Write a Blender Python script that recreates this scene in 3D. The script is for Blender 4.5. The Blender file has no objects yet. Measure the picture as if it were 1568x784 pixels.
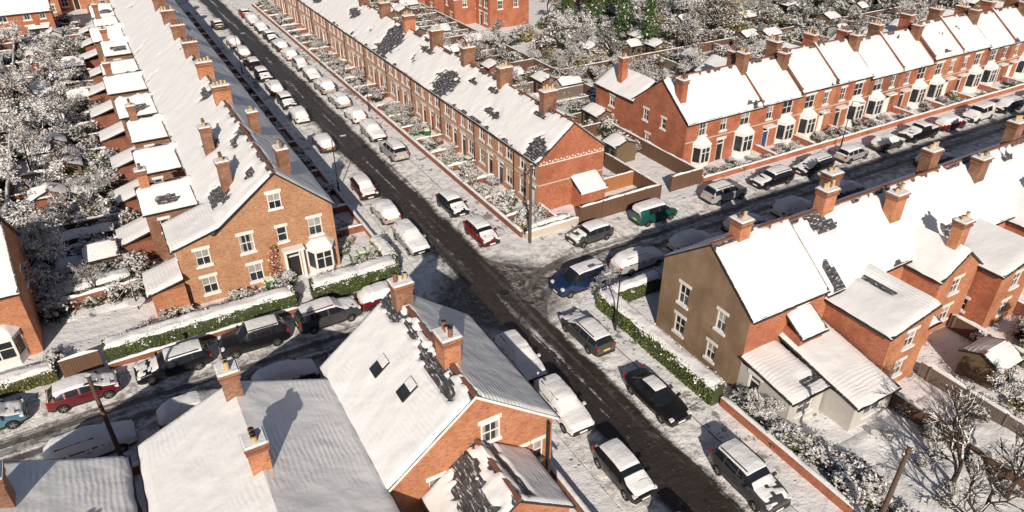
import bpy, math, random
from mathutils import Vector, Matrix, noise
R=random.Random(11)
sc=bpy.context.scene
COL=sc.collection
# ------------------------------------------------------------------ materials
MATS={}
def nm(name):
    m=bpy.data.materials.new(name); m.use_nodes=True
    MATS[name]=m
    return m,m.node_tree,m.node_tree.nodes['Principled BSDF']
def lk(nt,a,b): nt.links.new(a,b)
def setin(nt,sock,v):
    if v is None: return
    if isinstance(v,bpy.types.NodeSocket): nt.links.new(v,sock)
    else: sock.default_value=v
def mth(nt,op,a,b=None,c=None,clamp=False):
    n=nt.nodes.new('ShaderNodeMath'); n.operation=op; n.use_clamp=clamp
    setin(nt,n.inputs[0],a); setin(nt,n.inputs[1],b); setin(nt,n.inputs[2],c)
    return n.outputs[0]
def sstep(nt,v,a,b,o0=0.,o1=1.):
    n=nt.nodes.new('ShaderNodeMapRange'); n.interpolation_type='SMOOTHSTEP'
    setin(nt,n.inputs[0],v)
    n.inputs[1].default_value=a;n.inputs[2].default_value=b;n.inputs[3].default_value=o0;n.inputs[4].default_value=o1
    return n.outputs[0]
def noi(nt,vec,scale,detail=3,rough=.55,out=0):
    n=nt.nodes.new('ShaderNodeTexNoise'); setin(nt,n.inputs['Vector'],vec)
    n.inputs['Scale'].default_value=scale;n.inputs['Detail'].default_value=detail;n.inputs['Roughness'].default_value=rough
    return n.outputs[out]
def c4(c): return (c[0],c[1],c[2],1)
def mix(nt,f,a,b):
    n=nt.nodes.new('ShaderNodeMix'); n.data_type='RGBA'
    setin(nt,n.inputs[0],f)
    setin(nt,n.inputs[6],a if isinstance(a,bpy.types.NodeSocket) else c4(a))
    setin(nt,n.inputs[7],b if isinstance(b,bpy.types.NodeSocket) else c4(b))
    return n.outputs[2]
def bump(nt,h,s,d):
    n=nt.nodes.new('ShaderNodeBump'); n.inputs['Strength'].default_value=s;n.inputs['Distance'].default_value=d
    lk(nt,h,n.inputs['Height']); return n.outputs[0]
def pos(nt): return nt.nodes.new('ShaderNodeNewGeometry').outputs['Position']
def uvn(nt): return nt.nodes.new('ShaderNodeTexCoord').outputs['UV']
def mapp(nt,vec,scale,loc=(0,0,0)):
    n=nt.nodes.new('ShaderNodeMapping'); lk(nt,vec,n.inputs[0]); n.inputs['Scale'].default_value=scale; n.inputs['Location'].default_value=loc
    return n.outputs[0]
def plain(name,c,rough=.7,metal=0,var=.25,coat=0,nscale=6):
    m,nt,b=nm(name)
    if var>0:
        o=nt.nodes.new('ShaderNodeTexCoord').outputs['Object']
        f=noi(nt,o,nscale,4)
        lk(nt,mix(nt,f,[x*(1-var) for x in c],[min(1,x*(1+var)) for x in c]),b.inputs['Base Color'])
    else: b.inputs['Base Color'].default_value=c4(c)
    b.inputs['Roughness'].default_value=rough; b.inputs['Metallic'].default_value=metal
    if coat: b.inputs['Coat Weight'].default_value=coat; b.inputs['Coat Roughness'].default_value=.08
    return m
SN1=(.86,.855,.855); SN2=(.73,.745,.785)
def mk_snow():
    m,nt,b=nm('snow'); p=pos(nt)
    f=noi(nt,p,.9,5); lk(nt,mix(nt,f,SN2,SN1),b.inputs['Base Color']); b.inputs['Roughness'].default_value=.55
    h=mth(nt,'ADD',noi(nt,p,2.2,4),mth(nt,'MULTIPLY',noi(nt,p,11,3),.3))
    lk(nt,bump(nt,h,.5,.12),b.inputs['Normal'])
mk_snow()
def mk_roofsnow():
    m,nt,b=nm('roof_snow'); p=pos(nt); u=uvn(nt)
    f=noi(nt,p,.6,5)
    w=nt.nodes.new('ShaderNodeTexWave'); w.wave_type='BANDS'; w.bands_direction='Y'; lk(nt,u,w.inputs['Vector'])
    w.inputs['Scale'].default_value=1.25; w.inputs['Distortion'].default_value=5.0; w.inputs['Detail'].default_value=3; w.inputs['Detail Scale'].default_value=.55
    lk(nt,mix(nt,f,(.78,.79,.82),(.88,.875,.875)),b.inputs['Base Color']); b.inputs['Roughness'].default_value=.55
    wm=mth(nt,'MULTIPLY',w.outputs[1],sstep(nt,noi(nt,p,.28,3),.46,.66,.0,.40))
    h=mth(nt,'ADD',wm,mth(nt,'ADD',mth(nt,'MULTIPLY',noi(nt,p,.9,4,.5),2.0),mth(nt,'MULTIPLY',noi(nt,p,4,2,.5),.22)))
    lk(nt,bump(nt,h,.38,.10),b.inputs['Normal'])
mk_roofsnow()
def mk_ground(name,dirt,dirtcol,thr,fa=.45):
    m,nt,b=nm(name); p=pos(nt)
    f=noi(nt,p,.5,5); base=mix(nt,f,SN2,SN1)
    d=sstep(nt,mth(nt,'ADD',noi(nt,p,1.3,7,.72),mth(nt,'MULTIPLY',noi(nt,p,.12,2),.5)),thr,thr+.07)
    base=mix(nt,mth(nt,'MULTIPLY',d,dirt),base,dirtcol)
    v=nt.nodes.new('ShaderNodeTexVoronoi'); v.inputs['Scale'].default_value=2.1; lk(nt,p,v.inputs['Vector'])
    fp=mth(nt,'MULTIPLY',sstep(nt,v.outputs[0],.10,.26,1,0),sstep(nt,noi(nt,p,.3,3),.50,.58))
    base=mix(nt,mth(nt,'MULTIPLY',fp,fa),base,(.34,.33,.35))
    lk(nt,base,b.inputs['Base Color']); b.inputs['Roughness'].default_value=.7
    h=mth(nt,'SUBTRACT',mth(nt,'ADD',mth(nt,'MULTIPLY',noi(nt,p,.9,4),1.4),mth(nt,'MULTIPLY',noi(nt,p,6,4),.28)),mth(nt,'MULTIPLY',fp,.6))
    lk(nt,bump(nt,h,.6,.22),b.inputs['Normal'])
mk_ground('ground_snow',.85,(.09,.075,.05),.88)
mk_ground('pavement_snow',.8,(.15,.13,.12),.78,.75)
def mk_road():
    m,nt,b=nm('snowy_asphalt'); p=pos(nt)
    s=nt.nodes.new('ShaderNodeSeparateXYZ'); lk(nt,p,s.inputs[0]); x,y=s.outputs[0],s.outputs[1]
    wn=mth(nt,'SUBTRACT',noi(nt,p,.22,3),.5); wf=mth(nt,'SUBTRACT',noi(nt,p,1.6,5,.65),.5)
    warp=mth(nt,'ADD',mth(nt,'MULTIPLY',wn,1.1),mth(nt,'MULTIPLY',wf,.7))
    warp2=mth(nt,'MULTIPLY',warp,.8)
    xw=mth(nt,'ABSOLUTE',mth(nt,'ADD',x,warp)); 
    yc=mth(nt,'ADD',mth(nt,'ADD',y,.8),warp2); yw=mth(nt,'ABSOLUTE',yc)
    A=sstep(nt,xw,1.45,2.05,1,0)
    st=mth(nt,'ADD',mth(nt,'MULTIPLY',noi(nt,mapp(nt,p,(1.5,.07,1)),1,3,.5),.65),mth(nt,'MULTIPLY',noi(nt,p,1.6,6,.7),.35))
    sn=sstep(nt,st,.52,.60)
    core=sstep(nt,mth(nt,'ABSOLUTE',mth(nt,'SUBTRACT',xw,.85)),.38,.75,1,0)
    mainm=mth(nt,'MULTIPLY',A,mth(nt,'SUBTRACT',1,mth(nt,'MULTIPLY',sn,mth(nt,'SUBTRACT',.75,mth(nt,'MULTIPLY',core,.68)))))
    T1=sstep(nt,mth(nt,'ABSOLUTE',mth(nt,'SUBTRACT',yw,.72)),.16,.46,1,0)
    T2=mth(nt,'MULTIPLY',sstep(nt,mth(nt,'ABSOLUTE',mth(nt,'ADD',yc,mth(nt,'MULTIPLY',wn,3.))),.06,.2,1,0),.6)
    st2=mth(nt,'ADD',mth(nt,'MULTIPLY',noi(nt,mapp(nt,p,(.09,2.0,1)),1,3,.6),.65),mth(nt,'MULTIPLY',noi(nt,p,2.4,5,.7),.35))
    grey=mth(nt,'MULTIPLY',sstep(nt,yw,1.2,2.3,1,0),sstep(nt,st2,.42,.60,1,.1))
    crossm=mth(nt,'MAXIMUM',mth(nt,'MAXIMUM',mth(nt,'MULTIPLY',T1,.88),T2),mth(nt,'MULTIPLY',grey,.62))
    r=mth(nt,'SQRT',mth(nt,'ADD',mth(nt,'POWER',x,2),mth(nt,'POWER',mth(nt,'ADD',y,1.0),2)))
    rj=mth(nt,'ADD',r,mth(nt,'MULTIPLY',warp,2.4))
    jm=mth(nt,'MULTIPLY',sstep(nt,rj,3.4,6.4,1,0),sstep(nt,noi(nt,p,1.4,6,.7),.40,.60,1,.6))
    def ring(cx,cy,rad,w):
        d=mth(nt,'SQRT',mth(nt,'ADD',mth(nt,'POWER',mth(nt,'SUBTRACT',x,cx),2),mth(nt,'POWER',mth(nt,'SUBTRACT',y,cy),2)))
        d=mth(nt,'ABSOLUTE',mth(nt,'SUBTRACT',mth(nt,'ADD',d,mth(nt,'MULTIPLY',warp,.5)),rad))
        far=sstep(nt,r,7,10,1,0)
        return mth(nt,'MULTIPLY',mth(nt,'MULTIPLY',sstep(nt,d,w,w+.3,1,0),far),.85)
    rings=None
    for a in ((9,-9,8.3,.2),(9,-9,9.8,.2),(9,7.5,8.4,.17),(9,7.5,9.8,.17),(-9,-9.5,8.6,.2),(-9,-9.5,10,.17)):
        q=ring(*a); rings=q if rings is None else mth(nt,'MAXIMUM',rings,q)
    D=mth(nt,'MAXIMUM',mth(nt,'MAXIMUM',mainm,crossm),mth(nt,'MAXIMUM',jm,rings))
    slush=sstep(nt,noi(nt,p,1.3,7,.75),.46,.60)
    slz=mth(nt,'MULTIPLY',slush,sstep(nt,mth(nt,'MINIMUM',xw,yw),1.6,3.4,.9,.45))
    snow=mix(nt,slz,SN1,(.27,.245,.23))
    asp=mix(nt,noi(nt,p,1.2,6,.65),(.010,.009,.009),(.070,.056,.048))
    asp=mix(nt,sstep(nt,noi(nt,p,3.1,6,.7),.58,.70,0,.4),asp,(.22,.19,.17))
    lk(nt,mix(nt,D,snow,asp),b.inputs['Base Color'])
    lk(nt,sstep(nt,D,.5,1,.75,.38),b.inputs['Roughness'])
    h=mth(nt,'ADD',mth(nt,'MULTIPLY',D,-.9),mth(nt,'ADD',noi(nt,p,1.8,6,.65),mth(nt,'MULTIPLY',noi(nt,p,9,3),.3)))
    lk(nt,bump(nt,h,.8,.16),b.inputs['Normal'])
mk_road()
def mk_brick(name,a,bb,mort,grime=.5):
    m,nt,b=nm(name); u=uvn(nt); p=pos(nt)
    t=nt.nodes.new('ShaderNodeTexBrick'); lk(nt,u,t.inputs['Vector'])
    t.inputs['Color1'].default_value=c4(a);t.inputs['Color2'].default_value=c4(bb);t.inputs['Mortar'].default_value=c4(mort)
    t.inputs['Scale'].default_value=1;t.inputs['Mortar Size'].default_value=.010;t.inputs['Bias'].default_value=-.1
    t.inputs['Brick Width'].default_value=.24;t.inputs['Row Height'].default_value=.085
    n=noi(nt,p,.7,5,.6); n2=noi(nt,mapp(nt,u,(4.2,11.8,1)),1,3)
    c=mix(nt,sstep(nt,n2,.52,.70,0,.8),t.outputs[0],[x*.38 for x in a])
    c=mix(nt,sstep(nt,noi(nt,mapp(nt,u,(3.3,9.1,1),(7,3,0)),1,3),.58,.72,0,.5),c,[min(1,x*1.35) for x in bb])
    c=mix(nt,sstep(nt,n,.38,.7,0,grime),c,[x*.5 for x in a])
    lk(nt,c,b.inputs['Base Color']); b.inputs['Roughness'].default_value=.88
    lk(nt,bump(nt,t.outputs[1],-.35,.02) ,b.inputs['Normal'])
mk_brick('brick_red',(.39,.095,.042),(.50,.16,.075),(.40,.25,.17))
mk_brick('brick_orange',(.44,.14,.058),(.54,.22,.10),(.44,.30,.21))
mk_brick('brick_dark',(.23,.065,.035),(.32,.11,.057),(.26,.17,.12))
mk_brick('brick_pale',(.50,.21,.12),(.56,.30,.19),(.50,.37,.29),.35)
mk_brick('brick_buff',(.42,.18,.085),(.52,.28,.15),(.46,.34,.24),.4)
mk_brick('brick_sooty',(.22,.095,.052),(.36,.17,.09),(.25,.18,.14),.7)
def mk_slate():
    m,nt,b=nm('roof_slate'); u=uvn(nt); p=pos(nt)
    t=nt.nodes.new('ShaderNodeTexBrick'); lk(nt,u,t.inputs['Vector'])
    t.inputs['Color1'].default_value=(.038,.038,.044,1);t.inputs['Color2'].default_value=(.10,.095,.10,1);t.inputs['Mortar'].default_value=(.02,.02,.022,1)
    t.inputs['Scale'].default_value=1;t.inputs['Mortar Size'].default_value=.012;t.inputs['Brick Width'].default_value=.3;t.inputs['Row Height'].default_value=.22
    n=noi(nt,mapp(nt,u,(2.2,9,1)),1,5,.65)
    lk(nt,mix(nt,sstep(nt,n,.55,.64,0,.85),t.outputs[0],SN2),b.inputs['Base Color']); b.inputs['Roughness'].default_value=.6
    lk(nt,bump(nt,t.outputs[1],-.6,.03),b.inputs['Normal'])
mk_slate()
def mk_render():
    m,nt,b=nm('tan_render'); p=pos(nt)
    c=mix(nt,sstep(nt,noi(nt,p,.5,6,.65),.35,.7),(.21,.135,.082),(.31,.215,.14))
    c=mix(nt,sstep(nt,noi(nt,mapp(nt,p,(1,1.6,.25)),1,4),.5,.7,0,.4),c,(.14,.10,.07))
    lk(nt,c,b.inputs['Base Color']); b.inputs['Roughness'].default_value=.9
    lk(nt,bump(nt,noi(nt,p,9,4),.4,.02),b.inputs['Normal'])
mk_render()
def mk_wood(name,a,bb,sc_=7):
    m,nt,b=nm(name); u=uvn(nt)
    w=nt.nodes.new('ShaderNodeTexWave'); w.bands_direction='X'; lk(nt,u,w.inputs['Vector']); w.inputs['Scale'].default_value=sc_*.3; w.inputs['Distortion'].default_value=.4
    n=noi(nt,mapp(nt,u,(5,.5,1)),1,4)
    c=mix(nt,n,a,bb); c=mix(nt,sstep(nt,w.outputs[1],0,.15,.8,0),c,[x*.25 for x in a])
    lk(nt,c,b.inputs['Base Color']); b.inputs['Roughness'].default_value=.8
mk_wood('fence_wood',(.10,.052,.032),(.18,.10,.06)); mk_wood('fence_wood_orange',(.35,.14,.05),(.45,.2,.08)); mk_wood('fence_wood_grey',(.13,.10,.08),(.22,.175,.14))
def mk_leaf(name,a,bb):
    m,nt,b=nm(name); g=nt.nodes.new('ShaderNodeNewGeometry')
    r=nt.nodes.new('ShaderNodeValToRGB'); e=r.color_ramp.elements; e[0].color=c4(a); e[1].color=c4(bb)
    lk(nt,g.outputs['Random Per Island'],r.inputs[0]); lk(nt,r.outputs[0],b.inputs['Base Color']); b.inputs['Roughness'].default_value=.6
mk_leaf('leaf_green',(.028,.050,.010),(.15,.19,.03)); mk_leaf('leaf_dark',(.012,.022,.010),(.05,.065,.028)); mk_leaf('leaf_gold',(.20,.15,.03),(.36,.27,.06))
mk_leaf('leaf_snow',(.62,.62,.64),(.86,.85,.83)); mk_leaf('leaf_rust',(.22,.05,.02),(.42,.14,.05)); mk_leaf('leaf_brown',(.05,.035,.025),(.17,.11,.07))
mk_leaf('leaf_conifer',(.018,.055,.015),(.09,.15,.03))
def mk_glass():
    for nme,c in (('window_glass',(.025,.03,.036)),('window_glass_blind',(.30,.29,.28)),('car_glass',(.012,.014,.018))):
        m,nt,b=nm(nme); o=nt.nodes.new('ShaderNodeTexCoord').outputs['Object']
        lk(nt,mix(nt,noi(nt,o,1.3,2),[x*.5 for x in c],[x*1.7 for x in c]),b.inputs['Base Color'])
        b.inputs['Roughness'].default_value=.08; b.inputs['Specular IOR Level'].default_value=.8
mk_glass()
plain('white_paint',(.76,.75,.72),.5,var=.06); plain('stone_trim',(.50,.45,.38),.85,var=.2); plain('terracotta',(.22,.09,.055),.8,var=.3); plain('pot_buff',(.50,.36,.20),.8,var=.25)
plain('dark_metal',(.03,.03,.032),.5,.3); plain('bark',(.050,.034,.027),.9,var=.4); plain('pole_wood',(.10,.065,.045),.85,var=.35)
plain('door_red',(.22,.02,.02),.4); plain('door_blue',(.03,.06,.14),.4); plain('door_green',(.02,.10,.04),.4); plain('door_black',(.02,.02,.02),.4)
plain('plastic_black',(.018,.018,.02),.6,var=.1); plain('tyre',(.015,.015,.015),.85,var=.2); plain('alloy',(.45,.45,.47),.3,.8,var=.05)
plain('lamp_clear',(.75,.78,.8),.1,var=0); plain('lamp_red',(.45,.01,.01),.2,var=0); plain('plate_yellow',(.75,.55,.05),.5,var=0); plain('plate_white',(.8,.8,.78),.5,var=0)
plain('bin_green',(.03,.14,.05),.5); plain('bin_lid',(.40,.55,.04),.5); plain('shed_wood',(.15,.10,.06),.85,var=.35); plain('kerb_stone',(.32,.31,.31),.8)
plain('grey_wall',(.48,.46,.43),.85,var=.2)
PAINT={'white':(.75,.75,.74),'red':(.24,.014,.015),'maroon':(.15,.013,.02),'black':(.010,.010,.012),'navy':(.012,.02,.045),'blue':(.010,.03,.10),'silver':(.42,.43,.44),'grey':(.07,.073,.077),'green':(.01,.10,.09),'lightblue':(.08,.20,.28)}
for k,c in PAINT.items(): plain('paint_'+k,c,.36,.2 if k not in('white','red') else 0,var=.18,coat=.7,nscale=3)

# ------------------------------------------------------------------ mesh accumulator
class Bld:
    def __init__(s,name,ox=0,oy=0,ang=0,oz=0):
        s.name=name; s.M=Matrix.Translation((ox,oy,oz))@Matrix.Rotation(math.radians(ang),4,'Z'); s.parts={}
    def part(s,n):
        if n not in s.parts: s.parts[n]=dict(v=[],f=[],uv=[],m=[],mi=[],sm=[])
        return s.parts[n]
    def face(s,part,mat,pts,smooth=False):
        P=s.part(part); k=len(P['v']); pts=[Vector(p) for p in pts]
        n=(pts[1]-pts[0]).cross(pts[2]-pts[0])
        if n.length<1e-9 and len(pts)>3: n=(pts[2]-pts[0]).cross(pts[3]-pts[0])
        if n.length<1e-12: n=Vector((0,0,1))
        n.normalize()
        t=Vector((0,0,1)).cross(n)
        if t.length<.02: t=Vector((1,0,0))
        t.normalize(); bb=n.cross(t)
        P['v']+=[tuple(p) for p in pts]; P['f'].append(tuple(range(k,k+len(pts))))
        P['uv']+=[(p.dot(t),p.dot(bb)) for p in pts]
        if mat not in P['m']: P['m'].append(mat)
        P['mi'].append(P['m'].index(mat)); P['sm'].append(smooth)
    def grid(s,part,mat,G,UV=None,keep=None):
        P=s.part(part); k=len(P['v']); nj=len(G[0])
        for row in G:
            for p in row: P['v'].append(tuple(p))
        if mat not in P['m']: P['m'].append(mat)
        mi=P['m'].index(mat)
        for i in range(len(G)-1):
            for j in range(nj-1):
                if keep and not keep(i,j): continue
                a=(i*nj+j,i*nj+j+1,(i+1)*nj+j+1,(i+1)*nj+j)
                P['f'].append(tuple(k+q for q in a))
                for q in a:
                    ii,jj=divmod(q,nj)
                    P['uv'].append(UV[ii][jj] if UV else (G[ii][jj][0],G[ii][jj][1]))
                P['mi'].append(mi); P['sm'].append(True)
    def obox(s,part,mat,o,ex,ey,ez,top=None,bottom=True):
        o=Vector(o);ex=Vector(ex);ey=Vector(ey);ez=Vector(ez)
        if ex.cross(ey).dot(ez)<0: ex,ey=ey,ex
        a=[o,o+ex,o+ex+ey,o+ey]; t=[q+ez for q in a]
        if bottom: s.face(part,mat,[a[3],a[2],a[1],a[0]])
        s.face(part,top or mat,t)
        for i in range(4):
            j=(i+1)%4; s.face(part,mat,[a[i],a[j],t[j],t[i]])
    def box(s,part,mat,x0,x1,y0,y1,z0,z1,top=None):
        s.obox(part,mat,(x0,y0,z0),(x1-x0,0,0),(0,y1-y0,0),(0,0,z1-z0),top)
    def cyl(s,part,mat,c,r0,r1,z0,z1,n=8,cap=None):
        a=[(c[0]+r0*math.cos(2*math.pi*i/n),c[1]+r0*math.sin(2*math.pi*i/n),z0) for i in range(n)]
        t=[(c[0]+r1*math.cos(2*math.pi*i/n),c[1]+r1*math.sin(2*math.pi*i/n),z1) for i in range(n)]
        for i in range(n):
            j=(i+1)%n; s.face(part,mat,[a[i],a[j],t[j],t[i]],True)
        s.face(part,cap or mat,t)
    def tube(s,part,mat,p,q,r0,r1,n=5):
        p=Vector(p);q=Vector(q); d=(q-p)
        if d.length<1e-6: return
        d.normalize(); a=d.orthogonal().normalized(); b=d.cross(a)
        A=[p+(a*math.cos(2*math.pi*i/n)+b*math.sin(2*math.pi*i/n))*r0 for i in range(n)]
        B=[q+(a*math.cos(2*math.pi*i/n)+b*math.sin(2*math.pi*i/n))*r1 for i in range(n)]
        for i in range(n):
            j=(i+1)%n; s.face(part,mat,[A[i],A[j],B[j],B[i]],True)
    def mesh(s,pn):
        P=s.parts[pn]; me=bpy.data.meshes.new(s.name+'_'+pn)
        me.from_pydata(P['v'],[],P['f'])
        uv=me.uv_layers.new(name='UVMap'); uv.data.foreach_set('uv',[c for t in P['uv'] for c in t])
        for m in P['m']: me.materials.append(MATS[m])
        me.polygons.foreach_set('material_index',P['mi']); me.polygons.foreach_set('use_smooth',P['sm']); me.update()
        return me
    def done(s):
        if len(s.parts)==1:
            o=bpy.data.objects.new(s.name,s.mesh(list(s.parts)[0])); o.matrix_world=s.M; COL.objects.link(o); return o
        e=bpy.data.objects.new(s.name,None); e.matrix_world=s.M; COL.objects.link(e)
        for pn in s.parts:
            o=bpy.data.objects.new(pn,s.mesh(pn)); COL.objects.link(o); o.parent=e
        return e
def nz(x,y,z=0,s=1): return noise.noise(Vector((x*s,y*s,z*s)))
def ss(a,b,x):
    t=max(0,min(1,(x-a)/(b-a))); return t*t*(3-2*t)

# ------------------------------------------------------------------ building helpers
def frame(p0,p1):
    p0=Vector(p0);p1=Vector(p1);d=p1-p0;L=d.length;t=d/L;n=Vector((t.y,-t.x))
    def P(s,z,o=0): return Vector((p0.x+t.x*s+n.x*o,p0.y+t.y*s+n.y*o,z))
    return P,L
def wb(b,part,mat,P,s0,s1,z0,z1,o0,o1,top=None):
    o=P(s0,z0,o0); b.obox(part,mat,o,P(s1,z0,o0)-o,P(s0,z0,o1)-o,Vector((0,0,z1-z0)),top)
def window(b,P,s,z,w,h,depth=-.12,trim='white_paint',lint=True):
    s0,s1,z0,z1=s-w/2,s+w/2,z,z+h; o0,o1=depth,depth+.06
    g='window_glass'
    b.face('windows',g,[P(s0,z0,o0+.015),P(s1,z0,o0+.015),P(s1,z1,o0+.015),P(s0,z1,o0+.015)])
    rv=R.random()
    if rv<.35: b.face('windows','window_glass_blind',[P(s0,z0+h*.5,o0+.02),P(s1,z0+h*.5,o0+.02),P(s1,z1,o0+.02),P(s0,z1,o0+.02)])
    elif rv<.7:
        for (a,c) in ((s0,s0+w*.24),(s1-w*.24,s1)): b.face('windows','window_glass_blind',[P(a,z0,o0+.02),P(c,z0,o0+.02),P(c,z1,o0+.02),P(a,z1,o0+.02)])
    f=.075
    for a in ((s0,s0+f,z0,z1),(s1-f,s1,z0,z1),(s0+f,s1-f,z0,z0+f),(s0+f,s1-f,z1-f,z1)): wb(b,'window_frames','white_paint',P,*a,o0,o1)
    wb(b,'window_frames','white_paint',P,s0+f,s1-f,z0+h*.52-.03,z0+h*.52+.03,o0,o1-.01)
    if w>.75: wb(b,'window_frames','white_paint',P,s-.022,s+.022,z0+f,z0+h*.52-.031,o0,o1-.02); wb(b,'window_frames','white_paint',P,s-.022,s+.022,z0+h*.52+.031,z1-f,o0,o1-.02)
    wb(b,'window_frames',trim,P,s0-.1,s1+.1,z0-.13,z0-.002,-.10,.09)
    wb(b,'window_frames','snow',P,s0-.1,s1+.1,z0,z0+.05,-.05,.09)
    if lint:
        wb(b,'window_frames',trim,P,s0-.12,s1+.12,z1+.002,z1+.24,-.1,.035)
def door(b,P,s,z,w,h):
    s0,s1=s-w/2,s+w/2
    b.face('doors',R.choice(['door_red','door_blue','door_black','door_black','white_paint','door_black']),[P(s0,z,-.14),P(s1,z,-.14),P(s1,z+h*.8,-.14),P(s0,z+h*.8,-.14)])
    b.face('windows','window_glass',[P(s0,z+h*.8,-.14),P(s1,z+h*.8,-.14),P(s1,z+h,-.14),P(s0,z+h,-.14)])
    for a in ((s0,s0+.08,z,z+h),(s1-.08,s1,z,z+h),(s0+.08,s1-.08,z+h-.08,z+h),(s0+.08,s1-.08,z+h*.78,z+h*.82)): wb(b,'window_frames','white_paint',P,*a,-.13,-.04)
    wb(b,'window_frames','white_paint',P,s0-.16,s1+.16,z+h,z+h+.28,-.1,.05)
    wb(b,'window_frames','stone_trim',P,s0-.15,s1+.15,0,z+.02,.0,.5,'snow')
def wall(b,p0,p1,z0,z1,mat,ops=(),trim='white_paint'):
    P,L=frame(p0,p1)
    holes=[(s-w/2,s+w/2,z,z+h) for (s,z,w,h,k) in ops]
    xs=sorted({0,L}|{q for h in holes for q in h[:2]}); zs=sorted({z0,z1}|{q for h in holes for q in h[2:]})
    for i in range(len(xs)-1):
        for j in range(len(zs)-1):
            cx=(xs[i]+xs[i+1])/2; cz=(zs[j]+zs[j+1])/2
            if any(h[0]<cx<h[1] and h[2]<cz<h[3] for h in holes): continue
            b.face('walls',mat,[P(xs[i],zs[j]),P(xs[i+1],zs[j]),P(xs[i+1],zs[j+1]),P(xs[i],zs[j+1])])
    for h in holes:
        a,c,d,e=h; q=-.15
        b.face('walls',mat,[P(a,d),P(a,d,q),P(a,e,q),P(a,e)]); b.face('walls',mat,[P(c,d,q),P(c,d),P(c,e),P(c,e,q)])
        b.face('walls',mat,[P(a,e,q),P(c,e,q),P(c,e),P(a,e)])
        b.face('walls',mat,[P(a,d-.003),P(c,d-.003),P(c,d-.003,q),P(a,d-.003,q)])
    for (s,z,w,h,k) in ops:
        if k=='door': door(b,P,s,z,w,h)
        else: window(b,P,s,z,w,h,trim=trim)
    return P,L
def bay(b,P,s,w=1.9,dep=.75,h=2.5,z=.0,mat='white_paint',roof=True):
    pl=[(s-w/2,0),(s-w/2+.42,dep),(s+w/2-.42,dep),(s+w/2,0)]
    def prism(z0,z1,m,grow=0,part='bay_window'):
        q=[(s+(a-s)*(1+grow),o*(1+grow)) for a,o in pl]
        for i in range(3): b.face(part,m,[P(q[i][0],z0,q[i][1]),P(q[i+1][0],z0,q[i+1][1]),P(q[i+1][0],z1,q[i+1][1]),P(q[i][0],z1,q[i][1])][::1])
        b.face(part,m,[P(a,z1,o) for a,o in q])
    prism(z,z+.75,'brick_red' if mat=='brick' else mat); prism(z+.75,z+.85,'white_paint',.05); prism(z+.85,z+h-.3,'window_glass'); prism(z+h-.3,z+h,'white_paint',.06)
    for (a,o) in pl: 
        wb(b,'bay_window','white_paint',P,a-.07,a+.07,z+.85,z+h-.3,o-.07,o+.07)
    wb(b,'bay_window','white_paint',P,s-.04,s+.04,z+.85,z+h-.3,dep-.04,dep+.04)
    wb(b,'bay_window','white_paint',P,s-w/2+.45,s+w/2-.45,z+h-.85,z+h-.79,dep-.03,dep+.03)
    if roof:
        q=[(s+(a-s)*1.14,o*1.16) for a,o in pl]; t=[(s-w*.28,0.),(s-w*.22,.15),(s+w*.22,.15),(s+w*.28,0.)]
        for i in range(3): b.face('bay_window','snow',[P(q[i][0],z+h+.02,q[i][1]),P(q[i+1][0],z+h+.02,q[i+1][1]),P(t[i+1][0],z+h+.55,t[i+1][1]),P(t[i][0],z+h+.55,t[i][1])],False)
        b.face('bay_window','snow',[P(a,z+h+.55,o) for a,o in t])
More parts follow.
